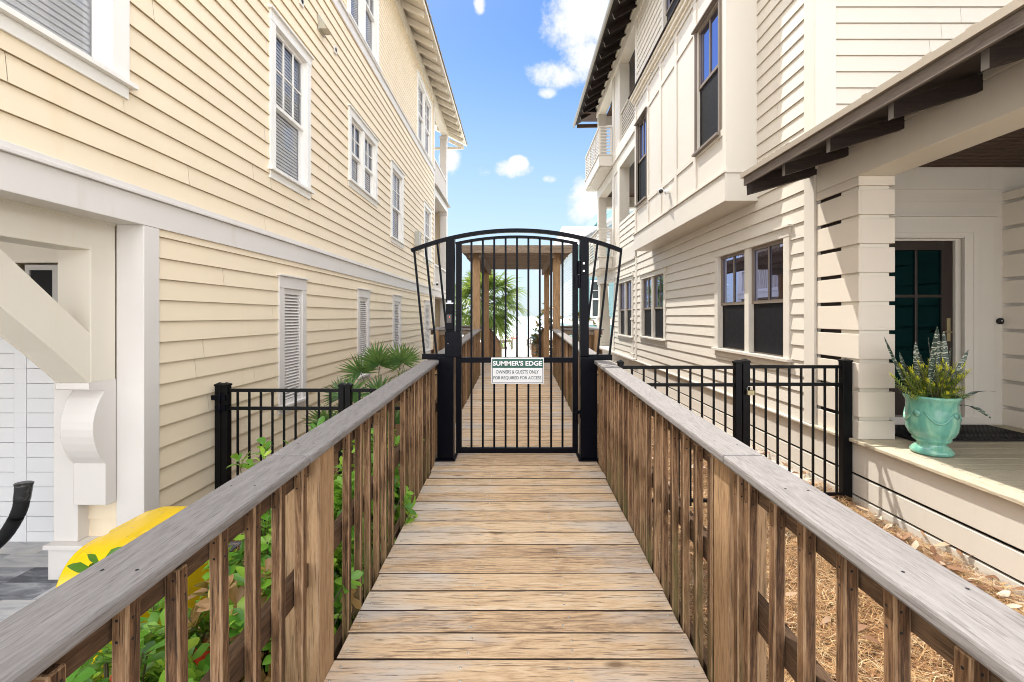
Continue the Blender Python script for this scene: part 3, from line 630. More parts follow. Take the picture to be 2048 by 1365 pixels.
def vent(parent, F, u0, u1, z0, z1):
    m = MB(); cw = .11
    m.fbox(F, u0, u0 + cw, z0 + .1, z1 - .16, 0, .03); m.fbox(F, u1 - cw, u1, z0 + .1, z1 - .16, 0, .03); m.fbox(F, u0, u1, z1 - .16, z1 - .02, 0, .034); m.fbox(F, u0 - .03, u1 + .03, z1 - .0195, z1, 0, .055)
    m.fbox(F, u0 - .02, u1 + .02, z0 + .065, z0 + .1, -.01, .055); m.fbox(F, u0, u1, z0, z0 + .0645, 0, .026)
    a0, a1, b0, b1 = u0 + cw, u1 - cw, z0 + .1, z1 - .16
    m.fbox(F, a0, a1, b0, b0 + .05, -.03, .012); m.fbox(F, a0, a1, b1 - .07, b1, -.03, .012)
    m.fbox(F, a0, a0 + .05, b0 + .05, b1 - .07, -.03, .012); m.fbox(F, a1 - .05, a1, b0 + .05, b1 - .07, -.03, .012)
    m.fbox(F, a0, a1, b0, b1, -.05, -.035)
    o = m.build('louvred_shutter', trimL, parent, .002)
    l = MB(); z = b0 + .06
    while z < b1 - .085:
        l.hexa([F(a0 + .05, z, .010), F(a1 - .05, z, .010), F(a1 - .05, z + .03, -.028), F(a0 + .05, z + .03, -.028), F(a0 + .05, z + .006, .010), F(a1 - .05, z + .006, .010), F(a1 - .05, z + .036, -.028), F(a0 + .05, z + .036, -.028)]); z += .0375
    l.build('louvre', trimL, o)
    return o

# ------------------------------------------------------------------ cream house, left
XL = -2.82
FLf = Fr((XL, 0, 0), (0, 1, 0), (1, 0, 0))
def left_house():
    root = thing('cream_house', (-6, 9, -1.95), 'tall cream lap-sided house with white-trimmed windows on the left', 'house')
    yl = lambda px: 910 * 2.82 / (1033 - px)
    wins = [(1.2, 3.28, 1.56, 3.75, 2, 'large white window with closed blinds at the upper left corner'), (5.17, 6.18, 1.58, 3.52, 1, None), (7.59, 9.13, 2.18, 3.53, 2, None),
            (10.14, 11.25, 1.67, 3.50, 1, None), (13.75, 14.95, 1.68, 3.50, 1, None)]
    top = [(7.55, 9.25, 5.0, 6.95, 2, None), (12.83, 15.0, 5.0, 6.95, 2, None)]
    vents = [(5.36, 6.05, -1.17, .50), (8.02, 8.68, -1.17, .50), (10.3, 11.02, -1.17, .50), (13.85, 14.75, -1.17, .50)]
    op = [(a + .03, b - .03, c + .03, d - .03) for (a, b, c, d, *_) in wins + top] + [(a + .05, b - .05, c + .05, d - .05) for (a, b, c, d) in vents]
    m = MB(); ph = -.037 % .166
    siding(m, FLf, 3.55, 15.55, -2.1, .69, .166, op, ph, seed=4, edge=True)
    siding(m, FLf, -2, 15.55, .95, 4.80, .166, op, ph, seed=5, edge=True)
    siding(m, FLf, -2, 15.55, 5.0, 7.3, .098, op, .02, .009, seed=6)
    m.face([(XL, -2, .6), (-12, -2, .6), (-12, -2, 9), (XL, -2, 9)]); m.face([(XL, 18.6, -2.1), (-12, 18.6, -2.1), (-12, 18.6, 4.4), (XL - .3, 18.6, 4.4)]); m.face([(-12, -2, -2.1), (-12, 18.6, -2.1), (-12, 18.6, 9), (-12, -2, 9)])
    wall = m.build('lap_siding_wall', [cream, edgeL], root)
    t = MB()
    t.fbox(FLf, -2, 18.6, .685, .895, -.2, .03); t.fbox(FLf, -2, 18.6, .896, .921, -.02, .055); t.fbox(FLf, -2, 18.6, .9215, .955, -.02, .04)
    t.build('skirt_band', trimL, root, .003)
    t = MB(); t.fbox(FLf, -2, 15.55, 4.79, 4.955, -.01, .03); t.fbox(FLf, -2, 15.55, 4.956, 4.99, -.01, .06); t.build('upper_band', trimL, root, .003)
    t = MB(); t.fbox(FLf, -2, 18.6, 7.27, 7.56, -.2, .035); t.build('frieze_board', creamtrim, root, .003)
    t = MB(); t.fbox(FLf, 15.42, 15.56, -2.1, .684, -.02, .03); t.fbox(FLf, 15.42, 15.56, .956, 4.789, -.02, .03); t.fbox(FLf, 15.42, 15.56, 4.991, 7.269, -.02, .03); t.build('corner_board', trimL, root, .003)
    for (a, b, c, d, n, lb) in wins:
        window(root, FLf, a, b, c, d, n, label=lb, muntins=(3, 2) if n == 1 else (2, 2), cw=.11 if a > 2 else .14, rail=.47)
    for (a, b, c, d, n, lb) in top: window(root, FLf, a, b, c, d, n, muntins=(2, 2), apron=False, cw=.12)
    for v in vents: vent(root, FLf, *v)
    # eave: rafters and roof
    i = 0; y = 11.0 - .612 * 21
    while y < 19.3:
        m = MB(); m.prism([(-2.27, y, 7.25), (-2.24, y, 7.37), (-2.9, y, 7.72), (-3.3, y, 7.92), (-3.3, y, 7.76), (-2.9, y, 7.56)], (0, .075, 0), rng.random()); m.build('rafter_tail', creamtrim, root, .004); y += .612; i += 1
    m = MB(); m.prism([(-2.20, -2.3, 7.37), (-2.20, -2.3, 7.395), (-7.4, -2.3, 10.0), (-7.4, -2.3, 9.95), (-3.0, -2.3, 7.79)], (0, 22, 0)); m.prism([(-2.185, -2.3, 7.33), (-2.165, -2.3, 7.33), (-2.165, -2.3, 7.44), (-2.185, -2.3, 7.44)], (0, 22, 0)); m.build('soffit_boards', creamtrim, root)
    m = MB(); m.prism([(-2.13, -2.35, 7.43), (-2.13, -2.35, 7.46), (-7.4, -2.35, 10.1), (-12.5, -2.35, 7.5), (-12.5, -2.35, 7.4), (-7.4, -2.35, 10.02)], (0, 22.1, 0))
    for k in range(56): m.box(-2.16, -2.12, -2.3 + k * .4, -2.24 + k * .4, 7.43, 7.485)
    m.build('metal_roof', galv, root)
    m = MB(); m.bar((-2.3, 19.55, 7.28), (-2.9, 19.55, 7.55), .07, .14, (0, 0, 1)); m.bar((-2.26, 19.6, 7.25), (-4, 19.6, 7.2), .06, .1); m.build('roof_bracket', creamtrim, root)
    # stacked porches at the far end
    def colm(x, y, z0, z1, s=.26):
        m = MB(); m.box(x - s, x, y, y + s, z0, z1); m.box(x - s - .02, x + .02, y - .02, y + s + .02, z0, z0 + .16); m.box(x - s - .02, x + .02, y - .02, y + s + .02, z1 - .14, z1); m.build('porch_column', trimL, root, .004)
    for (z0, z1) in ((-2.05, .68), (.96, 4.2), (4.62, 7.26)):
        for x in (XL, -6.5, -10.5): colm(x, 18.33, z0, z1)
    colm(XL, 15.57, .96, 4.2, .12)
    m = MB(); m.box(-12, XL + .01, 15.56, 18.6, 4.2, 4.45); m.box(-12, XL + .02, 15.56, 18.62, .70, .94); m.build('porch_floor', trimL, root, .004)
    m = MB(); m.prism([(XL, 15.57, 4.60), (XL + .12, 15.57, 4.47), (XL + .12, 15.57, 4.451), (XL - 9, 15.57, 4.451), (XL - 9, 15.57, 4.60)], (0, 3.1, 0)); m.build('porch_flashing', galv, root)
    for zt in (4.62, .97):
        m = MB(); m.box(XL - .09, XL, 15.58, 18.32, zt + .80, zt + .86); m.box(XL - .06, XL - .03, 15.58, 18.32, zt, zt + .05); y = 15.62
        while y < 18.3: m.box(XL - .055, XL - .03, y, y + .03, zt + .05, zt + .8); y += .11
        m.build('porch_railing', trimL, root)
    m = MB(); m.box(-12, XL - 2.2, 15.5, 15.55, -2, 7.3); m.box(-12, XL + .0, 15.5, 15.545, -2, 7.3); m.build('porch_back_wall', cream, root)
    # wall fittings
    def hood(px, py, w_, h_):
        Y = yl(px); z = (633 - py) / (1033 - px) * 2.82; m = MB(); x0 = XL + .014
        m.prism([(x0, Y - w_ / 2, z - h_ / 2), (x0 + .12, Y - w_ / 2, z - h_ / 2), (x0, Y - w_ / 2, z + h_ / 2)], (0, w_, 0)); m.box(x0, x0 + .01, Y - w_ * .7, Y + w_ * .7, z - h_ * .65, z + h_ * .6); m.build('dryer_vent', metal('painted_vent', (.45, .42, .34), .4), root, .002)
    hood(640, 52, .16, .17)
    for (px, py) in ((668, 100), (600, 3)):
        Y = yl(px); z = (633 - py) / (1033 - px) * 2.82; m = MB(); m.box(XL + .012, XL + .03, Y - .05, Y + .05, z - .06, z + .06); m.mi = 1; m.tube([(XL + .03, Y, z), (XL + .036, Y, z)], .028, 12); m.build('wall_outlet', [trimL, dark], root)
    m = MB(); Y = yl(832); z = .148 / .195 * 2.82; m.box(XL + .01, XL + .14, Y - .25, Y - .05, z - .2, z + .2); m.build('meter_box', paint('meter_grey', (.45, .45, .42), .4), root, .004)
    m = MB(); m.tube([(XL + .06, Y + .1, z - .4), (XL + .06, Y + .1, z + .12), (XL + .1, Y + .22, z + .18), (XL + .06, Y + .34, z + .1), (XL + .06, Y + .34, z - .3)], .02, 8); m.tube([(XL + .06, Y + .2, z - .3), (XL + .06, Y + .2, z + .12)], .02, 8); m.build('conduit', trimL, root)
    # --- recessed carport bay at the near end
    m = MB(); m.box(-3.0, XL + .028, 3.41, 3.56, -2.1, .684); m.box(-3.0, XL + .04, 3.40, 3.57, -2.1, -1.9); m.build('corner_column', trimL, root, .004)
    m = MB(); m.box(-3.235, -3.0, 3.205, 3.405, -.47, .50); m.build('bracket_post', creamtrim, root, .006)
    m = MB(); m.box(-3.235, -3.001, -2, 3.402, .468, .69); m.box(-3.0, -2.99, -2, 3.4, .672, .70); m.build('header_beam', creamtrim, root, .006)
    m = MB(); m.prism([(-3.003, 3.206, -.134), (-3.003, 3.206, -.47), (-3.003, 2.97, -.23), (-3.003, 2.643, .07), (-3.003, 2.24, .4665), (-3.003, 2.555, .4665)], (-.225, 0, 0)); m.build('diagonal_brace', creamtrim, root, .008)
    # scroll corbel: profile in y,z
    pr = [(3.405, -.47), (3.195, -.47), (3.195, -.515)]
    for i in range(11):
        a = i / 10; pr.append((3.325 - .10 * math.sin(a * math.pi) ** .8, -.535 - a * .54 - .0))
    pr += [(3.325, -1.12), (3.325, -1.38), (3.405, -1.38)]
    m = MB(); m.prism([(-3.0, y_, z_) for (y_, z_) in pr], (-.235, 0, 0)); m.build('scroll_corbel', trimL, root, .003)
    m = MB(); m.box(-3.42, -3.24, 3.36, 3.46, -1.665, -.4); m.box(-3.44, -3.0, 3.3, 3.47, -1.70, -1.666); m.box(-3.43, -3.001, 3.33, 3.46, -2.1, -1.7005); m.build('pilaster', trimL, root, .004)
    Fg = Fr((0, 3.46, 0), (1, 0, 0), (0, -1, 0)); m = MB(); siding(m, Fg, -3.25, -2.98, -1.665, .69, .166, [], ph, brk=False); m.build('pilaster_infill', cream, root)
    m = MB(); m.box(-3.45, -3.25, 3.47, 3.6, -2.1, .47); m.box(-9, -3.4, 3.90, 3.95, .46, .69); m.box(-9, -3.4, 3.88, 3.93, .02, .10); m.build('recess_wall', creamtrim, root)
    m = MB(); m.box(-9, -3.0, -2, 4, .691, .72); m.build('recess_ceiling', creamtrim, root)
    d = MB(); z = -1.965
    while z < .0:
        for (a, b) in ((-8.9, -4.30), (-4.19, -3.42)): d.box(a, b, 3.893, 3.92, z, z + .123)
        d.box(-4.297, -4.193, 3.891, 3.92, z, z + .1266); z += .1266
    d.build('garage_door', doorW, root, .0015)
    d = MB(); d.box(-4.2, -3.9, 3.885, 3.91, .395, .44); d.box(-4.2, -3.9, 3.885, 3.91, .10, .12); d.box(-4.2, -4.16, 3.885, 3.91, .12, .395); d.box(-3.965, -3.9, 3.885, 3.91, .12, .395); wd_ = d.build('transom_window', paint('grey_window_trim', (.5, .48, .46), .4), root, .002)
    d = MB(); d.box(-4.16, -3.965, 3.90, 3.908, .12, .395); d.build('glass', dark, wd_)
    return root
left_house()

# ------------------------------------------------------------------ ivory house, right
XR = 3.09; YF = 4.69
FRf = Fr((XR, 0, 0), (0, 1, 0), (-1, 0, 0)); FFf = Fr((0, YF, 0), (1, 0, 0), (0, -1, 0))
XB = 2.684
FBf = Fr((XB, 0, 0), (0, 1, 0), (-1, 0, 0))
cutend = paint('grey_cut_timber_end', (.30, .28, .26), .6, .08)
def right_house():
    root = thing('ivory_house', (7, 9, -1.7), 'three-storey ivory house with projecting bay, dark eaves and slatted front porch on the right', 'house')
    yr = lambda px: 910 * XR / (px - 1033)
    wins = [(5.11, 7.03, -.60, 1.03, 2), (9.37, 11.25, -.60, 1.03, 2)]
    w3 = (12.0, 13.75, -.66, 1.10, 2)
    top = (8.5, 9.6, 5.35, 7.3, 1)
    op = [(a + .03, b - .03, c + .03, d - .03) for (a, b, c, d, n) in wins + [w3, top]] + [(5.85, 10.3, 1.55, 4.95)]
    m = MB(); ph = .02
    siding(m, FRf, 4.86, 11.62, -1.13, 7.65, .1665, op, ph, seed=11, edge=True)
    siding(m, FRf, 11.75, 14.3, -1.13, 1.55, .1665, op, ph, seed=12, edge=True)
    siding(m, FRf, 11.75, 13.6, 1.9, 2.78, .1665, [], ph, seed=13, edge=True)
    siding(m, FFf, 3.27, 12, 1.52, 9.5, .1665, [], ph, seed=14, edge=True)
    m.face([(12, YF, -1.7), (12, 18, -1.7), (12, 18, 9), (12, YF, 9)]); m.face([(3.3, 11.9, -1.1), (12, 11.9, -1.1), (12, 11.9, 8), (3.3, 11.9, 8)])
    m.build('lap_siding_wall', [ivory, edgeR], root)
    m = MB(); siding(m, Fr((6.3, 0, 0), (0, 1, 0), (-1, 0, 0)), 11.9, 17.2, -1.1, 7.6, .1665, [], ph, seed=15); m.build('porch_back_wall', ivory, root)
    # skirt boards and water table
    m = MB()
    for (z0, z1) in ((-1.43, -1.15), (-1.625, -1.455), (-2.0, -1.645)): m.fbox(FRf, -1.5, 17.4, z0, z1, -.03, 0.0, rng.random())
    m.build('skirt_boards', ivtrim, root, .003)
    m = MB(); m.fbox(FRf, -1.5, 17.4, -2.0, -1.15, -.08, -.05); m.build('skirt_backing', dark, root)
    m = MB(); m.fbox(FRf, YF + .0, 11.7, -1.149, -1.125, -.02, .045); m.fbox(FRf, 11.7, 17.5, -1.15, -1.10, -3.2, .09); m.build('water_table', ivtrim, root, .004)
    # corner and trim boards
    m = MB(); m.fbox(FRf, YF + .001, YF + .17, -1.12, 7.6, -.01, .022); m.fbox(FFf, XR - .02, XR + .19, 1.515, 9.3, .0, .022); m.build('corner_board', ivtrim, root, .003)
    m = MB(); m.fbox(FRf, 11.62, 11.78, -1.09, 1.50, -.01, .025); m.fbox(FRf, 11.62, 11.78, 1.9, 7.6, -.01, .025); m.build('corner_trim', ivtrim, root, .003)
    for i, (a, b, c, d, n) in enumerate(wins + [w3, top]):
        window(root, FRf, a, b, c, d, n, cw=.11, ch=.13, style='screen', trim=ivtrim, frame=bronze, muntins=(2, 1), mull=.11 if i < 1 else .07, rail=.48)
    # bay
    m = MB(); BZ0, BZ1 = 1.475, 4.93; Y0, Y1 = 5.83, 10.32
    w1 = (6.0, 6.85, 2.40, 4.28); w2 = (9.36, 10.2, 2.44, 4.30)
    def panel(a, b, c, d): m.fbox(FBf, a, b, c, d, -.06, -.02, rng.random())
    panel(Y0, 6.05, 1.48, BZ1); panel(6.05, 6.80, 1.48, 2.45); panel(6.05, 6.80, 4.24, BZ1); panel(6.80, 9.40, 1.48, BZ1); panel(9.40, 10.16, 1.48, 2.5); panel(9.40, 10.16, 4.26, BZ1); panel(10.16, Y1, 1.48, BZ1)
    m.box(XB - .004, XR, Y0 - .005, Y0 + .04, 1.48, BZ1); m.box(XB - .004, XR, Y1 - .04, Y1 + .005, 1.48, BZ1); m.box(XB + .02, XR, Y0 + .01, Y1 - .01, BZ0 - .001, 1.5)
    bay = m.build('bay', ivtrim, root, .002)
    m = MB(); m.box(XB - .022, XR, Y0 - .02, Y1 + .02, BZ0, 1.83); m.box(XB - .045, XR, Y0 - .04, Y1 + .04, 1.8305, 1.86); m.build('bay_base_band', ivtrim, bay, .003)
    m = MB()
    for y in (Y0 + .05, 6.87, 7.69, 8.51, 9.33, Y1 - .05): m.fbox(FBf, y - .05, y + .05, 1.861, 4.72, -.021, .001)
    for (z0, z1) in ((2.36, 2.45), (4.27, 4.36)):
        for (a, b) in ((Y0 + .1, 6.82), (6.92, 7.64), (7.74, 8.46), (8.56, 9.28), (9.38, Y1 - .1)): m.fbox(FBf, a, b, z0, z1, -.021, -.002)
    m.fbox(FBf, Y0, Y1, 4.721, BZ1, -.021, .002); m.build('batten', ivtrim, bay, .003)
    m = MB(); m.box(XB - .03, XR, Y0 - .03, Y1 + .03, 4.80, 4.86); m.box(XB - .07, XR, Y0 - .07, Y1 + .07, 4.8605, 4.93); m.box(XB - .10, XR, Y0 - .10, Y1 + .10, 4.9305, 4.98); m.build('bay_cornice', creamtrim, bay, .004)
    m = MB(); m.prism([(XB - .13, Y0 - .12, 4.981), (XB - .13, Y0 - .12, 5.0), (XR, Y0 - .12, 5.13), (XR, Y0 - .12, 4.981)], (0, Y1 - Y0 + .24, 0)); m.build('bay_roof', darkwd, bay)
    for ww in (w1, w2): window(root, FBf, *ww, 1, cw=.04, ch=.04, style='screen', trim=bronze, frame=bronze, muntins=(2, 1), apron=False, off=-.02, sill_ext=0, rail=.53)
    # main eave with dark rafters
    y = 11.55 - .594 * 24
    while y < 17.9:
        m = MB(); m.prism([(2.49, y, 7.55), (2.44, y, 7.69), (3.4, y, 8.25), (3.4, y, 8.07)], (0, .045, 0), rng.random()); m.m[2] = 1; m.build('rafter_tail', [darkwd, cutend], root); y += .594
    m = MB(); m.prism([(2.34, -3, 7.655), (2.34, -3, 7.68), (7.5, -3, 10.62), (7.5, -3, 10.59)], (0, 21.3, 0)); m.build('eave_boards', darkwd, root)
    m = MB(); m.prism([(2.27, -3, 7.66), (2.27, -3, 7.72), (7.5, -3, 10.70), (12.8, -3, 7.7), (12.8, -3, 7.65), (7.5, -3, 10.64), (2.335, -3, 7.69), (2.335, -3, 7.60), (2.29, -3, 7.60)], (0, 21.35, 0)); m.build('metal_roof', galv, root)
    m = MB(); m.box(2.5, 3.4, 17.35, 18.2, 7.78, 7.8); m.bar((2.42, 18.2, 7.6), (4.4, 18.2, 7.65), .05, .14); m.build('gable_soffit', ceilwd, root)
    m = MB(); m.fbox(FRf, YF, 17.45, 7.60, 7.90, -.28, .03); m.fbox(FRf, YF, 17.45, 7.91, 8.0, -.2, .07); m.build('eave_beam', creamtrim, root, .004)
    # porch storeys at the far end
    m = MB(); m.fbox(FRf, 11.79, 17.4, 4.86, 5.17, -.3, .02); m.fbox(FRf, 11.79, 17.4, 4.45, 4.80, -.3, .0); m.fbox(FRf, 11.79, 17.4, 1.56, 1.90, -.3, .02); m.fbox(FRf, 11.79, 17.4, 1.20, 1.50, -.3, .0); m.fbox(FRf, 11.79, 17.4, 4.801, 4.859, -.3, .045); m.fbox(FRf, 11.79, 17.4, 1.501, 1.559, -.3, .045)
    m.build('porch_band', ivtrim, root, .004)
    m = MB(); m.box(3.4, 6.3, 11.9, 17.4, 4.84, 5.1); m.box(3.4, 6.3, 11.9, 17.4, 1.55, 1.85); m.build('porch_slab', ivtrim, root)
    m = MB(); m.box(3.39, 6.3, 11.95, 17.38, 7.55, 7.58); m.build('porch_ceiling', ceilwd, root); m = MB(); m.box(3.39, 6.3, 11.95, 17.38, 4.52, 4.55); m.build('porch_ceiling', ceilwd, root)
    m = MB(); m.box(3.1, 6.3, 17.15, 17.38, 7.2, 7.6); m.box(3.1, 6.3, 17.15, 17.38, 4.1, 4.5); m.box(5.9, 6.2, 17.1, 17.4, -1.1, 7.6); m.build('end_beam', ivtrim, root)
    for (z0, z1) in ((5.175, 7.6), (1.905, 4.45)):
        for y in (13.65, 14.45, 17.12):
            m = MB(); m.box(XR + .005, XR + .3, y, y + .28, z0, z1); m.box(XR - .005, XR + .02, y + .03, y + .25, z0, z1); m.build('porch_column', ivtrim, root, .005)
        m = MB(); y = 14.0; m.box(XR + .03, XR + .06, 13.93, 14.45, z0, z1); m.build('porch_panel', ivtrim, root)
    for (y, s) in ((11.95, .24), (14.35, .28), (16.95, .42)):
        m = MB(); a = s; b_ = s * .62; c = XR - .02 + s / 2; yc = y + s / 2
        m.box(XR - .04, XR - .04 + a + .06, y - .03, y + a + .03, -1.10, -.98); m.box(XR - .02, XR - .02 + a, y, y + a, -.98, -.1); m.box(XR - .04, XR + a, y - .03, y + a + .03, -.1, -.04)
        h = b_ / 2; g = a / 2 - .02
        m.hexa([(c - g, yc - g, -.04), (c + g, yc - g, -.04), (c + g, yc + g, -.04), (c - g, yc + g, -.04), (c - h, yc - h, 1.14), (c + h, yc - h, 1.14), (c + h, yc + h, 1.14), (c - h, yc + h, 1.14)])
        m.box(c - h - .04, c + h + .04, yc - h - .04, yc + h + .04, 1.14, 1.199); m.build('tapered_column', ivtrim, root, .004)
    m = MB(); z = 5.32
    for k in range(8): m.fbox(FRf, 11.79, 13.64, 5.26 + k * .1, 5.29 + k * .1, -.09, -.06)
    for y in (12.4, 13.0): m.fbox(FRf, y, y + .04, 5.18, 6.06, -.12, -.091)
    m.fbox(FRf, 11.79, 13.64, 6.061, 6.10, -.13, -.03); m.build('porch_railing', ivtrim, root)
    for (z0,) in ((4.82,), (1.55,)):
        m = MB(); m.box(2.64, XR - .025, 14.57, 17.5, z0, z0 + .34); m.box(2.61, XR - .025, 14.54, 17.53, z0 + .341, z0 + .365); m.box(2.70, XR - .02, 14.62, 17.45, z0 - .04, z0 - .001); bal = m.build('balcony', ivtrim, root, .004)
        m = MB(); zt = z0 + .365
        for k in range(8):
            z = zt + .09 + k * .1; m.box(2.66, 2.685, 14.6, 17.46, z, z + .03); m.box(2.69, XR - .03, 14.59, 14.615, z, z + .03); m.box(2.69, XR - .03, 17.44, 17.465, z, z + .03)
        for y in (14.58, 15.5, 16.45, 17.42): m.box(2.648, 2.70, y, y + .05, zt, zt + .86)
        m.box(XR - .08, XR - .03, 14.58, 14.63, zt, zt + .86); m.box(2.63, 2.71, 14.56, 17.48, zt + .861, zt + .895); m.box(2.711, XR - .03, 14.56, 14.64, zt + .861, zt + .895); m.build('balcony_railing', ivtrim, bal)
    # front porch
    pe, pr = .2620, .226
    rows = [(-1.113, -.948)] + [(-.912 + pe * k, -.686 + pe * k) for k in range(8)] + [(1.184, 1.268)]
    m = MB(); m.box(XR + .03, XR + .30, 4.14, 4.37, -1.112, 1.268); m.build('porch_column_core', creamtrim, root)
    for (z0, z1) in rows:
        m = MB(); r = rng.random(); m.box(XR, XR + .022, 4.11, YF - .002, z0, z1, r); m.box(XR + .0225, XR + .33, 4.11, 4.132, z0, z1, r); m.box(XR + .308, XR + .33, 4.1325, 4.40, z0, z1, r); m.build('porch_column_slat', ivslat, root, .003)
        m = MB(); r = rng.random(); m.box(5.0, 5.03, 2.6, YF - .002, z0, z1, r); m.build('screen_slat', ivslat, root, .003)
    m = MB(); m.box(5.06, 5.3, 2.6, 4.2, -1.112, 1.268); m.build('screen_core', creamtrim, root)
    m = MB(); m.box(XR + .045, XR + .07, 4.375, YF - .004, -1.112, 1.268); m.build('added_gap_shade_panel', darkwd, root)  # added panel, dark so the gaps between slats look shadowed
    m = MB(); m.box(XR + .001, XR + .329, -1.5, YF - .003, 1.271, 1.56); m.box(XR - .0, XR + .33, -1.5, YF - .003, 1.561, 1.62); m.build('porch_beam', creamtrim, root, .006)
    m = MB(); m.box(XR + .33, 8, -1.5, YF, 1.53, 1.56); y = -1.5
    while y < YF: m.box(XR + .33, 8, y, y + .006, 1.522, 1.531); y += .09
    m.build('porch_ceiling', ceilwd, root)
    m = MB(); m.box(8, 8.1, -1.5, YF, -1.1, 1.6); m.box(3.42, 5.0, YF - .022, YF - .001, 1.30, 1.53); m.build('porch_frieze', ivtrim, root)
    m = MB(); y = -1.4
    while y < YF - .1: m.box(XR + .11, 8, y, y + .134, -1.14, -1.116 + rng.uniform(0, .0015), rng.random()); y += .138
    m.build('porch_floor', porchfl, root, .002)
    m = MB(); m.box(XR - .045, XR + .106, -1.5, YF - .0, -1.145, -1.114, .4); m.build('porch_floor_edge', wood('porch_edge_board', [(.2, (.36, .30, .20)), (.5, (.55, .48, .36)), (.9, (.66, .60, .48))], 1, .7, .3, knots=False), root, .006)
    # porch roof: eave at x=2.38, pitched
    m = MB(); m.prism([(2.41, -1.6, 1.425), (2.41, -1.6, 1.448), (8.5, -1.6, 3.26), (8.5, -1.6, 3.23)], (0, 6.36, 0)); m.build('porch_roof_boards', darkwd, root)
    m = MB(); m.prism([(2.36, -1.6, 1.452), (2.36, -1.6, 1.50), (8.5, -1.6, 3.32), (8.5, -1.6, 3.265), (2.40, -1.6, 1.452)], (0, 6.40, 0))
    for k in range(40):
        if rng.random() < .5: yy = rng.uniform(-1, 4.7); m.box(2.37, 2.41, yy, yy + rng.uniform(.02, .06), 1.50, 1.515)
    m.build('porch_metal_roof', metal('weathered_eave_metal', (.36, .31, .25), .55, .3), root)
    m = MB(); m.box(2.385, 2.408, -1.6, 4.78, 1.37, 1.449); m.build('eave_fascia', wood('grey_eave_fascia', [(.2, (.10, .08, .07)), (.6, (.17, .14, .12)), (.9, (.26, .22, .19))], 1, .7, .3, knots=False), root, .003)
    for k in range(9):
        y = 4.235 - .61 * k; m = MB(); m.prism([(2.5, y, 1.315), (2.5, y, 1.42), (3.6, y, 1.775), (3.6, y, 1.655)], (0, .045, 0), rng.random()); m.m[2] = 1; m.build('porch_rafter', [darkwd, cutend], root)
    m = MB(); m.prism([(2.42, 4.68, 1.27), (2.41, 4.68, 1.425), (3.085, 4.68, 1.62), (3.085, 4.68, 1.46)], (0, .09, 0)); m.build('barge_board', darkwd, root, .003)
    # door wall
    m = MB(); siding(m, FFf, 3.1, 8, -1.115, 1.53, .166, [(3.40, 4.80, -1.115, .98)], .02, .006, brk=False); m.build('door_wall', ivory, root)
    m = MB(); F = FFf
    m.fbox(F, 4.60, 4.90, -1.11, .95, 0, .024); m.fbox(F, 3.35, 4.90, .82, 1.02, 0, .025); m.fbox(F, 3.3, 4.93, 1.0205, 1.04, 0, .045)
    for (u0, u1, zt, d0, d1) in ((4.685, 4.75, .905, -.02, .034), (4.62, 4.6845, .855, -.06, .015), (4.56, 4.6195, .835, -.08, -.035)):
        m.fbox(F, u0, u1, -1.06, zt, d0, d1); m.fbox(F, 3.3, u0, zt - .05, zt, d0, d1)
    m.fbox(F, 3.3, 4.75, -1.113, -1.03, -.08, .04); m.build('door_frame', ivtrim, root, .003)
    dwood = paint('dark_brown_door', (.022, .013, .010), .35, .05)
    m = MB(); D0, D1 = -.10, -.06
    m.fbox(F, 4.44, 4.555, -1.03, .80, D0, D1); m.fbox(F, 3.42, 3.54, -1.03, .80, D0, D1); m.fbox(F, 3.54, 4.44, .69, .80, D0, D1); m.fbox(F, 3.54, 4.44, -1.03, -.72, D0, D1)
    m.fbox(F, 4.165, 4.19, -.72, .69, -.085, -.062); m.fbox(F, 3.54, 4.44, .195, .225, -.086, -.061)
    dr = m.build('front_door', dwood, root, .003)
    m = MB(); m.face([F(3.54, -.72, -.08), F(4.44, -.72, -.08), F(4.44, .69, -.08), F(3.54, .69, -.08)]); m.build('glass', glassD, dr)
    m = MB(); m.box(3.3, 5.2, 5.4, 5.45, -1.1, 1); m.build('room_interior', dark, root)
    m = MB(); m.fbox(F, 4.485, 4.52, -.26, -.02, D1, D1 + .012); m.tube([F(4.502, -.16, D1 + .03), F(4.502, -.165, D1 + .05), F(4.44, -.155, D1 + .052), F(4.40, -.17, D1 + .05)], .009, 8); m.build('door_handle', brass, dr, .002)
    m = MB(); c = F(4.964, -.05, .01); m.tube([c, (c[0], c[1] - .022, c[2])], .031, 20); m.mi = 1; m.tube([(c[0] + .005, c[1] - .022, c[2] + .004), (c[0] + .005, c[1] - .026, c[2] + .004)], .008, 10); m.build('doorbell', [rubber, steel], root)
    return root
right_house()

# ------------------------------------------------------------------ ground, beach, sea
sandm = ground('white_beach_sand', [(.3, (.55, .52, .47)), (.7, (.68, .65, .61))], 3.5, .95, .4, .05)
soilm = ground('pine_mulch_soil', [(.3, (.05, .027, .015)), (.5, (.16, .09, .045)), (.72, (.33, .21, .11))], 60, .95, .8, .02)
def gzf(x, y):
    if y < 18: b = -1.96 if x < 0 else (-1.86 + .055 * min(max(x - .8, 0), 3))
    else: b = -1.96 if x < 0 else -1.80
    if y > 18: b += (-3.25 - b) * min(1, (y - 18) / 55) ** 1.0
    return b + mnoise.noise(Vector((x * .9, y * .9, 0))) * (.012 if y < 18 else .06)
def sheet(name, xs, ys, zf, mat, kind='structure'):
    m = MB(); m.smooth = True; nx, ny = len(xs), len(ys)
    m.grid([(x, y, zf(x, y)) for y in ys for x in xs], [(j * nx + i, j * nx + i + 1, (j + 1) * nx + i + 1, (j + 1) * nx + i) for j in range(ny - 1) for i in range(nx - 1)])
    o = m.build(name, mat); o['kind'] = kind; return o
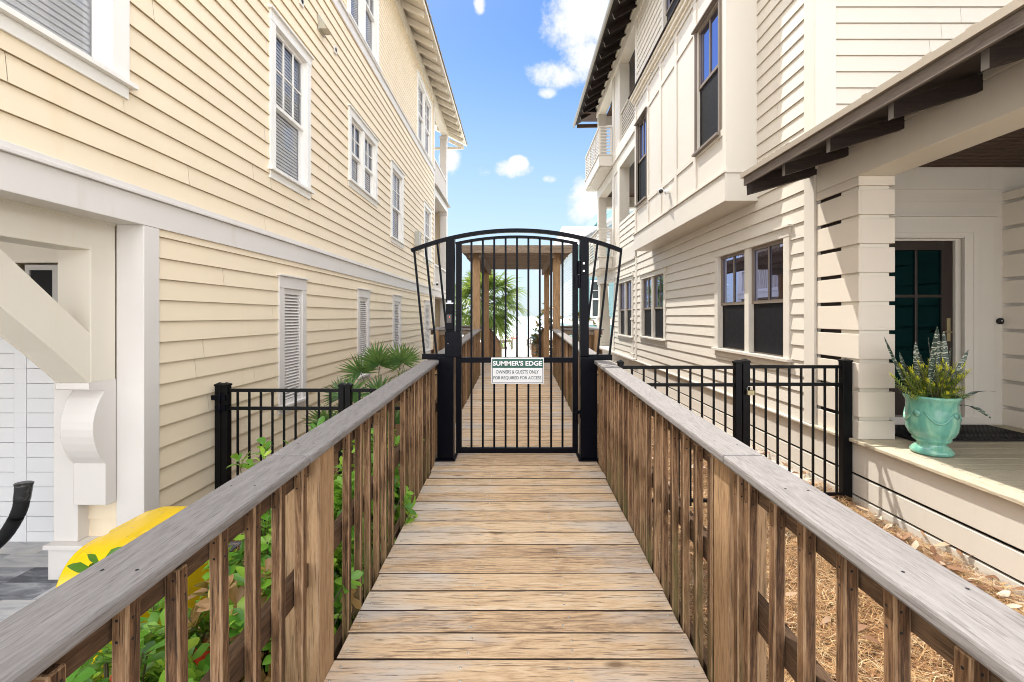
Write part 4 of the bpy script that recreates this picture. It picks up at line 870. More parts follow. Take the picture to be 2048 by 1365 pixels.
xs = [-2500, -600, -150, -60, -30, -14] + [-12 + .5 * i for i in range(49)] + [14, 30, 60, 150, 600, 2500]
ys = [-60, -20] + [-6 + .5 * i for i in range(60)] + [24.5 + 2 * i for i in range(28)] + [82, 90, 120]
sheet('ground', xs, ys, lambda x, y: gzf(x, y) if y < 78 else gzf(x, 76) - (y - 78) * .03, sandm)
sheet('mulch_bed', [-3.4 + .4 * i for i in range(17)], [-2 + .5 * i for i in range(41)], lambda x, y: gzf(x, y) + .012, soilm)
seam, nt, b = newmat('sea_water'); b.inputs['Base Color'].default_value = (.62, .72, .72, 1); b.inputs['Roughness'].default_value = .4
bump(nt, b, noise(nt, mapped(nt, (.5, 2, 1)), .6, 6, .6), .6, .3)
m = MB(); m.face([(-3000, 74, -3.22), (3000, 74, -3.22), (3000, 3500, -3.22), (-3000, 3500, -3.22)]); o = m.build('sea', seam); o['kind'] = 'structure'
def driveway():
    mt, nt, b = newmat('slate_paver'); b.inputs['Roughness'].default_value = .6
    r = randsrc(nt, False); v = mapped(nt, (1.2, 3.5, 1), r); n = noise(nt, v, 3, 8, .65, .8)
    f = mathn(nt, 'ADD', n, mathn(nt, 'MULTIPLY', mathn(nt, 'SUBTRACT', r, .5), .5)); nt.links.new(ramp(nt, f, [(.25, (.09, .095, .115)), (.45, (.26, .275, .31)), (.6, (.46, .47, .50)), (.8, (.62, .61, .60))]), b.inputs['Base Color'])
    bump(nt, b, n, .5, .006)
    m = MB(); y = -1.5; k = 0
    while y < 3.85:
        x = -8.5 + (k % 3) * .2
        while x < -2.35:
            m.box(x, min(x + .596, -2.35), y, y + .196, -1.99, -1.928 + rng.uniform(-.001, .001), rng.random()); x += .6
        y += .2; k += 1
    o = m.build('driveway', mt, None, .002); o['kind'] = 'structure'
driveway()
def needles():
    mt, nt, b = newmat('pine_needles'); b.inputs['Roughness'].default_value = .55; r = randsrc(nt, False)
    nt.links.new(ramp(nt, r, [(0, (.10, .045, .02)), (.3, (.28, .13, .05)), (.65, (.46, .27, .115)), (.9, (.56, .40, .21)), (1, (.62, .52, .36))]), b.inputs['Base Color'])
    rg = random.Random(21); m = MB()
    def lay(n, x0, x1, y0, y1, hp):
        for _ in range(n):
            x = rg.uniform(x0, x1); y = rg.uniform(y0, y1); a = rg.uniform(0, math.pi * 2); L = rg.uniform(.08, .18); wd_ = rg.uniform(.0009, .0017)
            z = gzf(x, y) + .012 + abs(mnoise.noise(Vector((x * 3, y * 3, 3)))) * hp + rg.random() * .03; k = rg.uniform(-1, 1)
            dx, dy = math.cos(a), math.sin(a); nx, ny = -dy * wd_, dx * wd_; bx, by = -dy * L * .16 * k, dx * L * .16 * k; dz = rg.uniform(-.015, .02)
            p0 = (x, y, z); p1 = (x + dx * L / 2 + bx, y + dy * L / 2 + by, z + rg.uniform(0, .016)); p2 = (x + dx * L, y + dy * L, z + dz)
            m.grid([(p0[0] - nx, p0[1] - ny, p0[2]), (p0[0] + nx, p0[1] + ny, p0[2]), (p1[0] + nx, p1[1] + ny, p1[2] + wd_), (p1[0] - nx, p1[1] - ny, p1[2] + wd_), p2], ((0, 1, 2, 3), (3, 2, 4)), rg.random())
    lay(44000, .86, 3.04, 1.3, 4.6, .05); lay(9000, .86, 3.04, 4.6, 9, .05); lay(5000, 2.55, 3.06, 1.8, 4.6, .12); lay(7000, -2.75, -.8, 1.0, 6, .03)
    o = m.build('pine_straw', mt); tag(o, 'bed of fallen orange-brown pine straw on the ground', 'pine straw', kind='stuff')
needles()
def leafpatch(m, c, d, n, L, Wd, curl=.2, fold=.15, rnd=0, prof=(.0, .62, 1.0, .55)):
    """one leaf: base c, direction d, normal n"""
    d = d.normalized(); s = d.cross(n).normalized(); n = s.cross(d).normalized()
    vs = [c]; fr = (0, .33, .68, 1.0)
    for k in (1, 2):
        t = fr[k]; w2 = Wd / 2 * (prof[1] if k == 1 else prof[2]); z = -curl * L * t * t
        p = c + d * L * t + n * z; vs += [p - s * w2 + n * fold * w2, p, p + s * w2 + n * fold * w2]
    t = .88; p = c + d * L * t - n * curl * L * t * t; w2 = Wd / 2 * prof[3]; vs += [p - s * w2 + n * fold * w2, p + n * 0, p + s * w2 + n * fold * w2]
    vs.append(c + d * L - n * curl * L)
    m.grid(vs, ((0, 2, 1), (0, 3, 2), (1, 2, 5, 4), (2, 3, 6, 5), (4, 5, 8, 7), (5, 6, 9, 8), (7, 8, 10), (8, 9, 10)), rnd)
def litter():
    mt = leafmat('dry_leaf', [(0, (.16, .075, .04)), (.4, (.26, .14, .08)), (.75, (.42, .29, .19)), (1, (.58, .47, .36))], .5, .1)
    rg = random.Random(5); m = MB(); m.smooth = True
    for _ in range(420):
        x = rg.uniform(.9, 3.05) if rg.random() < .5 else rg.uniform(2.6, 3.06); y = rg.uniform(1.6, 6.5); a = rg.uniform(0, 6.28)
        leafpatch(m, Vector((x, y, gzf(x, y) + rg.uniform(.05, .1))), Vector((math.cos(a), math.sin(a), rg.uniform(-.1, .25))), Vector((rg.uniform(-.5, .5), rg.uniform(-.5, .5), rg.choice((1, -1)))), rg.uniform(.07, .15), rg.uniform(.03, .055), rg.uniform(-.1, .35), rg.uniform(-.1, .5), rg.random())
    tag(m.build('leaf_litter', mt), 'dry curled brown leaves scattered over the pine straw', 'leaf litter', kind='stuff')
litter()

# ------------------------------------------------------------------ plants
greenm = leafmat('glossy_green_leaf', [(0, (.035, .11, .02)), (.3, (.09, .27, .03)), (.6, (.20, .44, .045)), (.85, (.38, .60, .06)), (1, (.52, .68, .12))], .3, .35)
copperm = leafmat('coppery_leaf', [(0, (.10, .13, .03)), (.4, (.32, .16, .06)), (.7, (.48, .28, .14)), (1, (.60, .42, .10))], .35, .3)
stemm = paint('green_brown_stem', (.12, .10, .05), .7, .1)
def shrub(x, y, z0, ztop, rad, label, n=75, mat=greenm, leaf=(.065, .105), seed=1, extra=(), name='shrub', mix2=None, frac=.0, grp='green leafy shrubs behind the left railing', cat='shrub'):
    rg = random.Random(seed); root = thing(name, (x, y, z0), label, cat, grp); st = MB(); m = MB(); m.smooth = True; m.mi = 0
    tips = []; H = ztop - z0
    for i in range(int(n * (2.6 if x < 0 and y < 4 else 1))):
        a = rg.uniform(0, 6.283); r = rad * math.sqrt(rg.random()); h = H * (1 - .4 * (r / rad) ** 2) * rg.uniform(.2, 1.0) ** .8
        tips.append((Vector((x + r * math.cos(a), y + r * math.sin(a), z0 + h)), Vector((math.cos(a) * r / rad * .9, math.sin(a) * r / rad * .9, .9))))
    for e in extra: tips.append((Vector(e[:3]), Vector(e[3:]) if len(e) > 3 else Vector((.3, 0, 1))))
    for i, (t, ax) in enumerate(tips):
        if i % 3 == 0 or i >= len(tips) - len(extra): 
            mid = Vector((x + (t.x - x) * .5 + rg.uniform(-.03, .03), y + (t.y - y) * .5, z0 + (t.z - z0) * .55)); st.tube([(x + rg.uniform(-.05, .05), y + rg.uniform(-.05, .05), z0 - .02), mid, t], [.007, .005, .003], 5)
        ax = ax.normalized(); s = ax.cross(Vector((rg.uniform(-1, 1), rg.uniform(-1, 1), .1))).normalized(); q = ax.cross(s); k = rg.randint(6, 9); m.mi = 1 if rg.random() < frac else 0; br = rg.uniform(0, .55)
        for j in range(k):
            a = j * 2.4 + rg.random() * .5; dd = (s * math.cos(a) + q * math.sin(a)) * rg.uniform(.7, 1.1) + ax * rg.uniform(.15, 1.0)
            L = rg.uniform(*leaf); leafpatch(m, t - ax * rg.uniform(0, .05), dd, ax + Vector((rg.uniform(-.2, .2), rg.uniform(-.2, .2), 0)), L, L * rg.uniform(.42, .55), rg.uniform(-.05, .3), rg.uniform(.05, .4), min(1, br + rg.random() * .45))
    m.build('foliage', [mat, mix2 or mat], root); st.build('stem', stemm, root); return root
G0 = -1.97
shrub(-1.12, .85, G0, -1.12, .36, 'green shrub behind the nearest left balusters at the bottom edge', seed=2, n=70)
shrub(-1.3, 1.42, G0, -.98, .33, 'green shrub whose top leaves rise over the rail cap beside the yellow plastic hull', seed=3, n=80, extra=((-1.43, 1.56, -.85, -.4, 0, 1), (-1.38, 1.52, -.82, .5, 0, .8), (-1.40, 1.62, -.88)), leaf=(.06, .10))
shrub(-1.16, 1.95, G0, -1.08, .34, 'shrub with coppery brown and green leaves seen between the left balusters', seed=4, n=80, mix2=copperm, frac=.5, extra=((-.74, 2.0, -1.15, .9, -.3, .6), (-.75, 2.06, -1.27, 1, -.2, .4), (-.74, 2.10, -1.39, 1, 0, .3), (-.72, 2.06, -1.5, 1, 0, .2)))
shrub(-1.45, 2.65, G0, -1.02, .30, 'green shrub with a sprig above the rail cap in front of the left fence gate', seed=5, n=70, extra=((-1.66, 2.72, -.86, -.4, 0, 1), (-1.6, 2.75, -.9, -.3, 0, .9), (-1.5, 2.7, -.83, .2, 0, 1), (-1.55, 2.8, -.80, -.2, 0, 1), (-1.42, 2.9, -.82, .3, 0, 1), (-1.36, 3.1, -.76, .3, 0, 1)), leaf=(.06, .10))
shrub(-1.02, 2.75, G0, -1.0, .24, 'green shrub poking two sprigs through the middle left balusters', seed=6, n=60, extra=((-.72, 2.92, -1.22, 1, -.2, .5), (-.70, 3.0, -1.28, 1, 0, .4), (-.74, 2.98, -1.15, .8, -.2, .8), (-.70, 2.9, -1.34, 1, 0, .2)))
shrub(-1.02, 1.2, G0, -1.1, .26, 'small green shrub crowding the second and third left balusters', seed=8, n=70)
shrub(-1.0, 2.35, G0, -1.12, .24, 'small green shrub behind the wide left post', seed=9, n=60)
shrub(-1.5, 1.9, G0, -1.2, .34, 'green shrub in front of the yellow plastic hull, seen low between the balusters', seed=10, n=80)
shrub(-1.45, 1.05, G0, -1.25, .30, 'green shrub standing over the red plastic hull near the bottom left corner', seed=12, n=70, mix2=copperm, frac=.15)
shrub(-1.1, 3.5, G0, -.78, .32, 'green shrub beside the left railing just before the gate', seed=7, n=80, extra=((-.80, 3.55, -.95, .8, 0, .6), (-1.1, 3.7, -.62), (-.85, 3.2, -.9, .6, 0, .7)))
def fan(m, c, d, n, rad, k=26, arc=250, wd_=.03, droop=.3, rg=random, base=.25):
    d = d.normalized(); s = d.cross(n).normalized(); n = s.cross(d).normalized(); r0 = rg.random() * .45
    for i in range(k):
        a = R(-arc / 2 + arc * i / (k - 1) + rg.uniform(-3, 3)); L = rad * (1 - .28 * abs(a) / R(arc / 2)) * rg.uniform(.9, 1.06); dr = d * math.cos(a) + s * math.sin(a)
        sd = dr.cross(n).normalized(); vs = []; dp = droop * rg.uniform(.6, 1.5)
        for t, w2 in ((.03, .25), (.3, 1.0), (.6, .8), (1, .04)):
            p = c + dr * L * t - Vector((0, 0, 1)) * dp * L * t ** 2.6 + n * (.06 * L * math.sin(t * 3)); vs += [p - sd * wd_ / 2 * w2 + n * wd_ * .25 * w2 * (1 if i % 2 else -1), p + sd * wd_ / 2 * w2]
        m.grid(vs, ((0, 1, 3, 2), (2, 3, 5, 4), (4, 5, 7, 6)), min(1, r0 + rg.random() * .4))
palmm = leafmat('palm_leaf', [(0, (.025, .07, .015)), (.4, (.08, .17, .03)), (.7, (.20, .28, .05)), (.92, (.42, .36, .10)), (1, (.5, .36, .13))], .4, .3)
palmettom = leafmat('palmetto_leaf', [(0, (.03, .09, .03)), (.5, (.07, .17, .05)), (1, (.17, .28, .10))], .4, .25)
def palmetto(x, y, z0, fans, label, seed):
    rg = random.Random(seed); root = thing('palmetto', (x, y, z0), label, 'palmetto', 'low fan palms by the cream wall')
    for (fx_, fy_, fz_, rad) in fans:
        c = Vector((fx_, fy_, fz_)); hub = c - Vector((0, 0, rad * .25)); d = Vector((rg.uniform(-.45, .45), rg.uniform(-.6, .1), 1)); n = Vector((rg.uniform(-.3, .3), -1, .35))
        m = MB(); m.smooth = True; fan(m, hub, d, n, rad * .84, 24, 215, .026, .12, rg); f = m.build('frond', palmettom, root)
        st = MB(); st.tube([(x, y, z0), ((x + hub.x) / 2 + .03, (y + hub.y) / 2, z0 + (hub.z - z0) * .6), hub], [.008, .006, .004], 5); st.build('petiole', stemm, f)
palmetto(-1.75, 5.9, -1.95, [(-1.98, 5.8, -.62, .42), (-1.72, 5.7, -.50, .45), (-1.45, 5.7, -.46, .42), (-1.9, 6.2, -.50, .4), (-1.35, 5.6, -.78, .35), (-1.65, 5.5, -.85, .38), (-1.55, 6.3, -.52, .42), (-2.15, 5.6, -.9, .36)], 'low fan palm against the cream wall, tallest of the two by the shutters', 31)
palmetto(-1.7, 4.75, -1.95, [(-1.95, 4.7, -1.02, .36), (-1.68, 4.6, -.95, .36), (-1.45, 4.7, -.88, .36), (-1.80, 4.9, -.78, .38), (-1.3, 4.8, -1.05, .34)], 'low fan palm right behind the left metal fence', 32)
def palm():
    rg = random.Random(77); x, y = -1.52, 21.0; root = thing('palm_tree', (x, y, -1.95), 'green cabbage palm with yellowing fan fronds beside the ramp', 'palm tree')
    m = MB(); m.tube([(x, y, -2.3), (x + .05, y, -1), (x, y, .4)], [.2, .17, .2], 12)
    for k in range(70):
        z = rg.uniform(-1.6, .2); a = rg.uniform(0, 6.28); m.bar((x + .16 * math.cos(a), y + .16 * math.sin(a), z), (x + .27 * math.cos(a), y + .27 * math.sin(a), z + .22), .06, .03)
    m.build('trunk', pergm, root)
    for k in range(54):
        a = k * 2.39996; el = R(82 - 125 * (k / 53.0) ** .9); L = rg.uniform(.85, 1.35); d = Vector((math.cos(a) * math.cos(el), math.sin(a) * math.cos(el), math.sin(el)))
        c = Vector((x, y, .55)); hub = c + d * L + Vector((0, 0, -.08 * L)); m = MB(); m.smooth = True
        n = Vector((0, 0, 1)) + d * .2 + Vector((rg.uniform(-.4, .4), rg.uniform(-.4, .4), 0)); fan(m, hub, d + Vector((0, 0, -.15)), n, rg.uniform(1.0, 1.35), 30, 215, .062, .30, rg); f = m.build('frond', palmm, root)
        st = MB(); st.tube([c, c + d * L * .5 + Vector((0, 0, .03)), hub], [.02, .014, .01], 5); st.build('petiole', stemm, f)
palm()
magm = leafmat('magnolia_leaf', [(0, (.03, .07, .02)), (.35, (.06, .13, .03)), (.55, (.22, .11, .05)), (.8, (.36, .20, .08)), (1, (.45, .40, .08))], .3, .15)
shrub(1.0, 13.6, -1.9, .45, .5, 'brown and green leaved magnolia bush left of the far right pergola post', n=60, mat=magm, leaf=(.12, .2), seed=41, name='magnolia_bush', grp='magnolia bushes by the pergola', cat='bush', extra=[(.62, 13.4, -.28), (.55, 13.3, -.42), (.7, 13.4, -.1), (.8, 13.4, .15), (.85, 13.5, .35)])
shrub(1.95, 13.9, -1.9, .25, .55, 'magnolia bush with yellow leaves at the outer corner of the landing', n=70, mat=magm, leaf=(.12, .2), seed=42, name='magnolia_bush', grp='magnolia bushes by the pergola', cat='bush')
def grass(x, y, z, n, h, label, seed):
    rg = random.Random(seed); m = MB()
    for _ in range(n):
        a = rg.uniform(0, 6.28); L = h * rg.uniform(.5, 1.2); lean = rg.uniform(.2, 1.1); w_ = .003; bx, by = x + rg.uniform(-.05, .05), y + rg.uniform(-.05, .05); vs = []
        for t in (0, .4, .75, 1):
            p = Vector((bx + math.cos(a) * L * lean * t * t * .8, by + math.sin(a) * L * lean * t * t * .8, z + L * t * (1 - .3 * t * lean))); vs += [p + Vector((-math.sin(a), math.cos(a), 0)) * w_ * (1.05 - t), p - Vector((-math.sin(a), math.cos(a), 0)) * w_ * (1.05 - t)]
        m.grid(vs, ((0, 1, 3, 2), (2, 3, 5, 4), (4, 5, 7, 6)), rg.random() * .6)
    return tag(m.build('grass_tuft', palmettom), label, 'grass tuft')
grass(-2.72, 2.72, -1.94, 60, .2, 'weedy grass tuft growing at the paver edge beside the yellow hull', 3)
grass(-2.88, 2.42, -1.94, 16, .12, 'tiny grass sprig between the grey pavers', 4)

# ------------------------------------------------------------------ planter, plants in it, mat, hose, cameras
def planter():
    X, Y, Z = 3.375, 3.70, -1.113; root = thing('planter', (X, Y, Z), 'glazed turquoise ceramic urn planter with garland relief on the porch floor', 'planter')
    mt, nt, b = newmat('turquoise_glaze'); b.inputs['Roughness'].default_value = .13; b.inputs['Coat Weight'].default_value = .4
    v = mapped(nt, (1, 1, .35)); n = noise(nt, v, 9, 7, .65, .8); c = ramp(nt, n, [(.3, (.07, .24, .22)), (.5, (.13, .36, .28)), (.62, (.24, .47, .34)), (.78, (.46, .58, .44))])
    n2 = noise(nt, mapped(nt, (2, 2, 1.2)), 14, 3, .6); mk = nt.nodes.new('ShaderNodeMapRange'); mk.inputs[1].default_value = .72; mk.inputs[2].default_value = .76; nt.links.new(n2, mk.inputs[0]); nt.links.new(mix(nt, mk.outputs[0], c, (.09, .06, .04)), b.inputs['Base Color'])
    bump(nt, b, noise(nt, mapped(nt, (1, 1, 1)), 12, 3), .15, .01)
    pr = [(0, 0), (.150, 0), (.172, .012), (.174, .03), (.150, .055), (.118, .078), (.122, .095), (.150, .11), (.158, .125), (.152, .135), (.184, .16), (.204, .20), (.212, .25), (.211, .31), (.206, .36), (.204, .41), (.210, .435), (.219, .448), (.226, .458), (.225, .470), (.214, .476), (.205, .468), (.198, .44), (.194, .38), (0, .37)]
    pr = [(r * .80, z) for r, z in pr]
    m = MB(); m.lathe((X, Y, Z), pr, 56); m.build('urn', mt, root)
    # garland swags
    g = MB()
    for a0 in range(4):
        pts = []
        for i in range(15):
            t = i / 14; a = R(-160 + a0 * 90 + 12 + 66 * t); sag = .085 * math.sin(math.pi * t); z = Z + .355 - sag; r = .167; pts.append((X + r * math.cos(a), Y + r * math.sin(a), z))
        g.tube(pts, [.006 + .006 * math.sin(math.pi * i / 14) for i in range(15)], 8)
    for a0 in range(4):
        a = R(-160 + a0 * 90 - 3); c = Vector((X + .164 * math.cos(a), Y + .164 * math.sin(a), Z + .335)); g.tube([c - Vector((math.cos(a), math.sin(a), 0)) * .01, c + Vector((math.cos(a), math.sin(a), 0)) * .012], .026, 14)
    g.build('garland', mt, root)
    m = MB(); m.lathe((X, Y, Z + .39), [(0, .012), (.1, .01), (.15, 0)], 24); m.build('soil', soilm, root)
    # snake plants
    sm, nt, b = newmat('banded_snake_leaf'); b.inputs['Roughness'].default_value = .4
    nn = noise(nt, mapped(nt, (14, 14, 42)), 1.5, 2, .5, 1.2); nt.links.new(ramp(nt, nn, [(.46, (.012, .028, .018)), (.54, (.03, .06, .04)), (.60, (.40, .42, .34)), (.8, (.55, .55, .46))]), b.inputs['Base Color'])
    rg = random.Random(9); root2 = thing('snake_plant', (X, Y, Z + .4), 'tall grey banded snake plant standing in the turquoise urn', 'plant')
    for (dx, dy, tx, ty, h) in ((-.07, -.05, -.02, -.1, .58), (-.09, 0, -.04, 0, .46), (-.03, -.06, .0, 0, .42), (.0, -.08, -.10, 0, .50), (.06, -.02, -.02, 0, .55), (.08, -.04, .0, .02, .54), (.11, 0, .05, 0, .42), (-.11, .02, -.26, 0, .50), (.10, 0, .20, .0, .40), (.03, .05, -.03, .05, .36), (-.05, .06, -.12, .05, .38), (.09, -.08, .30, -.05, .12), (.09, -.09, .20, -.1, -.08), (.0, .0, .04, 0, .30), (.05, .06, .06, .0, .36)):
        m = MB(); m.smooth = True; vs = []; b0 = Vector((X + dx, Y + dy, Z + .40)); h *= 1.1 if h > .2 else 1; tip = b0 + Vector((tx, ty, h)); ang = rg.uniform(-.8, .8); sdv = Vector((math.cos(ang), math.sin(ang), 0)); nv = Vector((-math.sin(ang), math.cos(ang), 0))
        for t, w_ in ((0, .5), (.25, .85), (.55, 1), (.8, .75), (.93, .4), (1, .05)):
            p = b0.lerp(tip, t) + Vector((0, 0, .05 * math.sin(math.pi * t))) * (1 if h < .2 else 0); q = sdv * .026 * w_; vs += [p - q + nv * .008 * w_, p, p + q + nv * .008 * w_]
        m.grid(vs, [(i * 3 + j, i * 3 + j + 1, i * 3 + j + 4, i * 3 + j + 3) for i in range(5) for j in range(2)], rg.random()); m.build('leaf', sm, root2)
    em = leafmat('needle_leaf', [(0, (.07, .15, .03)), (.4, (.20, .32, .05)), (.7, (.50, .56, .05)), (1, (.85, .80, .04))], .45, .25)
    root3 = thing('spurge_plant', (X, Y, Z + .4), 'bushy yellow-green fine-leaved plant spilling from the turquoise urn', 'plant'); m = MB(); st = MB()
    stems = [(-.30, -.05, .30, 1), (-.36, -.04, .22, 1), (-.22, -.06, .26, 1), (-.16, -.05, .20, 1)]
    for k in range(120): a = rg.uniform(0, 6.28); r = rg.uniform(.05, .23); stems.append((r * math.cos(a), r * math.sin(a) * .8 - .03, rg.uniform(.04, .30) - max(0, r - .17) * .8 + .03, 0))
    for (dx, dy, h, br) in stems:
        b0 = Vector((X + dx * .25, Y + dy * .3 - .02, Z + .40)); tip = Vector((X + dx, Y + dy, Z + .42 + h)); mid = b0.lerp(tip, .5) + Vector((0, 0, -.03 if br else .03)); ps = [b0, mid, tip]; st.tube(ps, [.004, .003, .002], 5); nl = 120 if br else 52
        for i in range(nl):
            t = (i / nl) ** .8; t = .2 + .8 * t; p = (b0.lerp(mid, t * 2) if t < .5 else mid.lerp(tip, t * 2 - 1)); ax = (tip - b0).normalized(); a = i * 2.4; s = ax.orthogonal().normalized(); q = ax.cross(s)
            dr = (s * math.cos(a) + q * math.sin(a)) * (1 - .6 * max(0, t - .85) / .15) + ax * (.55 + 1.2 * max(0, t - .85) / .15); dr.normalize(); L = rg.uniform(.03, .055); w_ = Vector((0, 0, 1)).cross(dr).normalized() * .0024
            e = p + dr * L + Vector((0, 0, -.006)); f = p + dr * L * .5; m.grid([p - w_ * .5, f - w_, e, f + w_, p + w_ * .5], ((0, 1, 2, 3, 4),), (rg.uniform(.75, 1) if t > .9 else rg.uniform(.1, .6)))
    m.build('foliage', em, root3); st.build('stem', stemm, root3)
planter()
def doormat():
    Z = -1.112; root = thing('doormat', (4.1, 4.33, Z), 'black textured rubber doormat in front of the brown door', 'doormat')
    m = MB(); m.box(3.52, 4.78, 4.04, 4.62, Z, Z + .012); m.build('mat_base', rubber, root, .003)
    m = MB()
    for i in range(30):
        for j in range(12): x = 3.56 + i * .04; y = 4.07 + j * .044; m.box(x, x + .028, y, y + .03, Z + .0121, Z + .018)
    m.build('ribs', rubber, root)
doormat()
def hose():
    m = MB(); Y = 3.3
    q = lambda px, py, y=Y: ((px - 1033) / 910 * y, y, (633 - py) / 910 * y)
    P = [(-40, 1110), (-12, 1092), (12, 1068), (30, 1040), (40, 1018), (44, 1000), (46, 985), (48, 968)]
    pts = []
    for i in range(len(P) - 1):
        for k in range(5):
            t = k / 5; a = P[max(i - 1, 0)]; b = P[i]; c = P[i + 1]; d = P[min(i + 2, len(P) - 1)]
            pts.append(q(*[.5 * ((2 * b[n]) + (c[n] - a[n]) * t + (2 * a[n] - 5 * b[n] + 4 * c[n] - d[n]) * t * t + (3 * b[n] - a[n] - 3 * c[n] + d[n]) * t ** 3) for n in (0, 1)]))
    m.tube(pts, [.043 + .0012 * (i % 2) for i in range(len(pts))], 16)
    root = thing('hose', q(20, 1095), 'thick black corrugated hose end bent in front of the white garage door', 'hose'); m.build('tube', rubber, root)
    m = MB(); m.tube([q(43.8, 1001), q(45, 992), q(46, 985), q(47.5, 972), q(48, 967)], [.046, .047, .047, .049, .053], 16); m.build('cuff', metal('shiny_black_rubber', (.03, .03, .03), .25, 0, .05), root)
hose()
whitep = paint('camera_white', (.75, .75, .75), .25, .02)
def camera(loc, out, label):
    loc = Vector(loc); out = Vector(out); root = thing('security_camera', loc, label, 'camera')
    m = MB(); m.tube([loc, loc + out * .05], .045, 16); m.tube([loc + out * .04, loc + out * .10 + Vector((0, 0, .01))], .02, 10); m.build('mount', whitep, root)
    c = loc + out * .13 + Vector((0, .0, .01)); d = (out * .3 + Vector((0, -1, -.25))).normalized(); m = MB(); m.tube([c - d * .07, c + d * .12], .055, 16); m.build('body', whitep, root)
    m = MB(); m.tube([c + d * .1205, c + d * .132], .036, 16); m.build('lens', metal('lens_black', (.01, .01, .012), .1), root)
camera((XB - .001, 8.05, 2.2), (-1, 0, 0), 'white security camera on the panelled bay of the ivory house')
camera((XL + .02, 15.2, 1.08), (1, 0, 0), 'small security camera on the cream wall just above the white band')
def hull(label, mat, x0, x1, y0, y1, z0, z1, name='plastic_kayak'):
    root = thing(name, ((x0 + x1) / 2, (y0 + y1) / 2, z0), label, 'kayak'); m = MB(); m.smooth = True; n = 60; k = 60; vs = []
    for i in range(n):
        t = i / (n - 1); e = 1 - abs(2 * t - 1) ** 6; e = max(.02, e) ** .5; y = y0 + (y1 - y0) * t
        for j in range(k):
            a = math.pi * j / (k - 1); cx = math.cos(a); sz = math.sin(a); sx = abs(cx) ** .45 * (1 if cx > 0 else -1); sz = sz ** .5
            rib = 0
            q = j / (k - 1)
            if .08 < t < .93: rib = .02 * max(0, math.sin(q * math.pi * 7)) ** 2 * (1 if abs(((t * 2.6) % 1) - .5) < .40 else -.5)
            vs.append(((x0 + x1) / 2 - (x1 - x0) / 2 * sx * (.75 + .25 * e), y, z0 + ((z1 - z0) * e + rib) * sz))
    m.grid(vs, [(i * k + j, i * k + j + 1, (i + 1) * k + j + 1, (i + 1) * k + j) for i in range(n - 1) for j in range(k - 1)]); m.build('shell', mat, root)
    return root
hull('bright yellow moulded plastic kayak hull lying upside down by the cream column', plastic('yellow_plastic', (.85, .56, .005), .25), -2.36, -2.02, 2.2, 3.1, -1.95, -1.2)
hull('red plastic kayak hull mostly hidden under the shrubs by the left railing', plastic('red_plastic', (.62, .045, .02), .3), -1.64, -1.14, .7, 2.2, -1.95, -1.37)

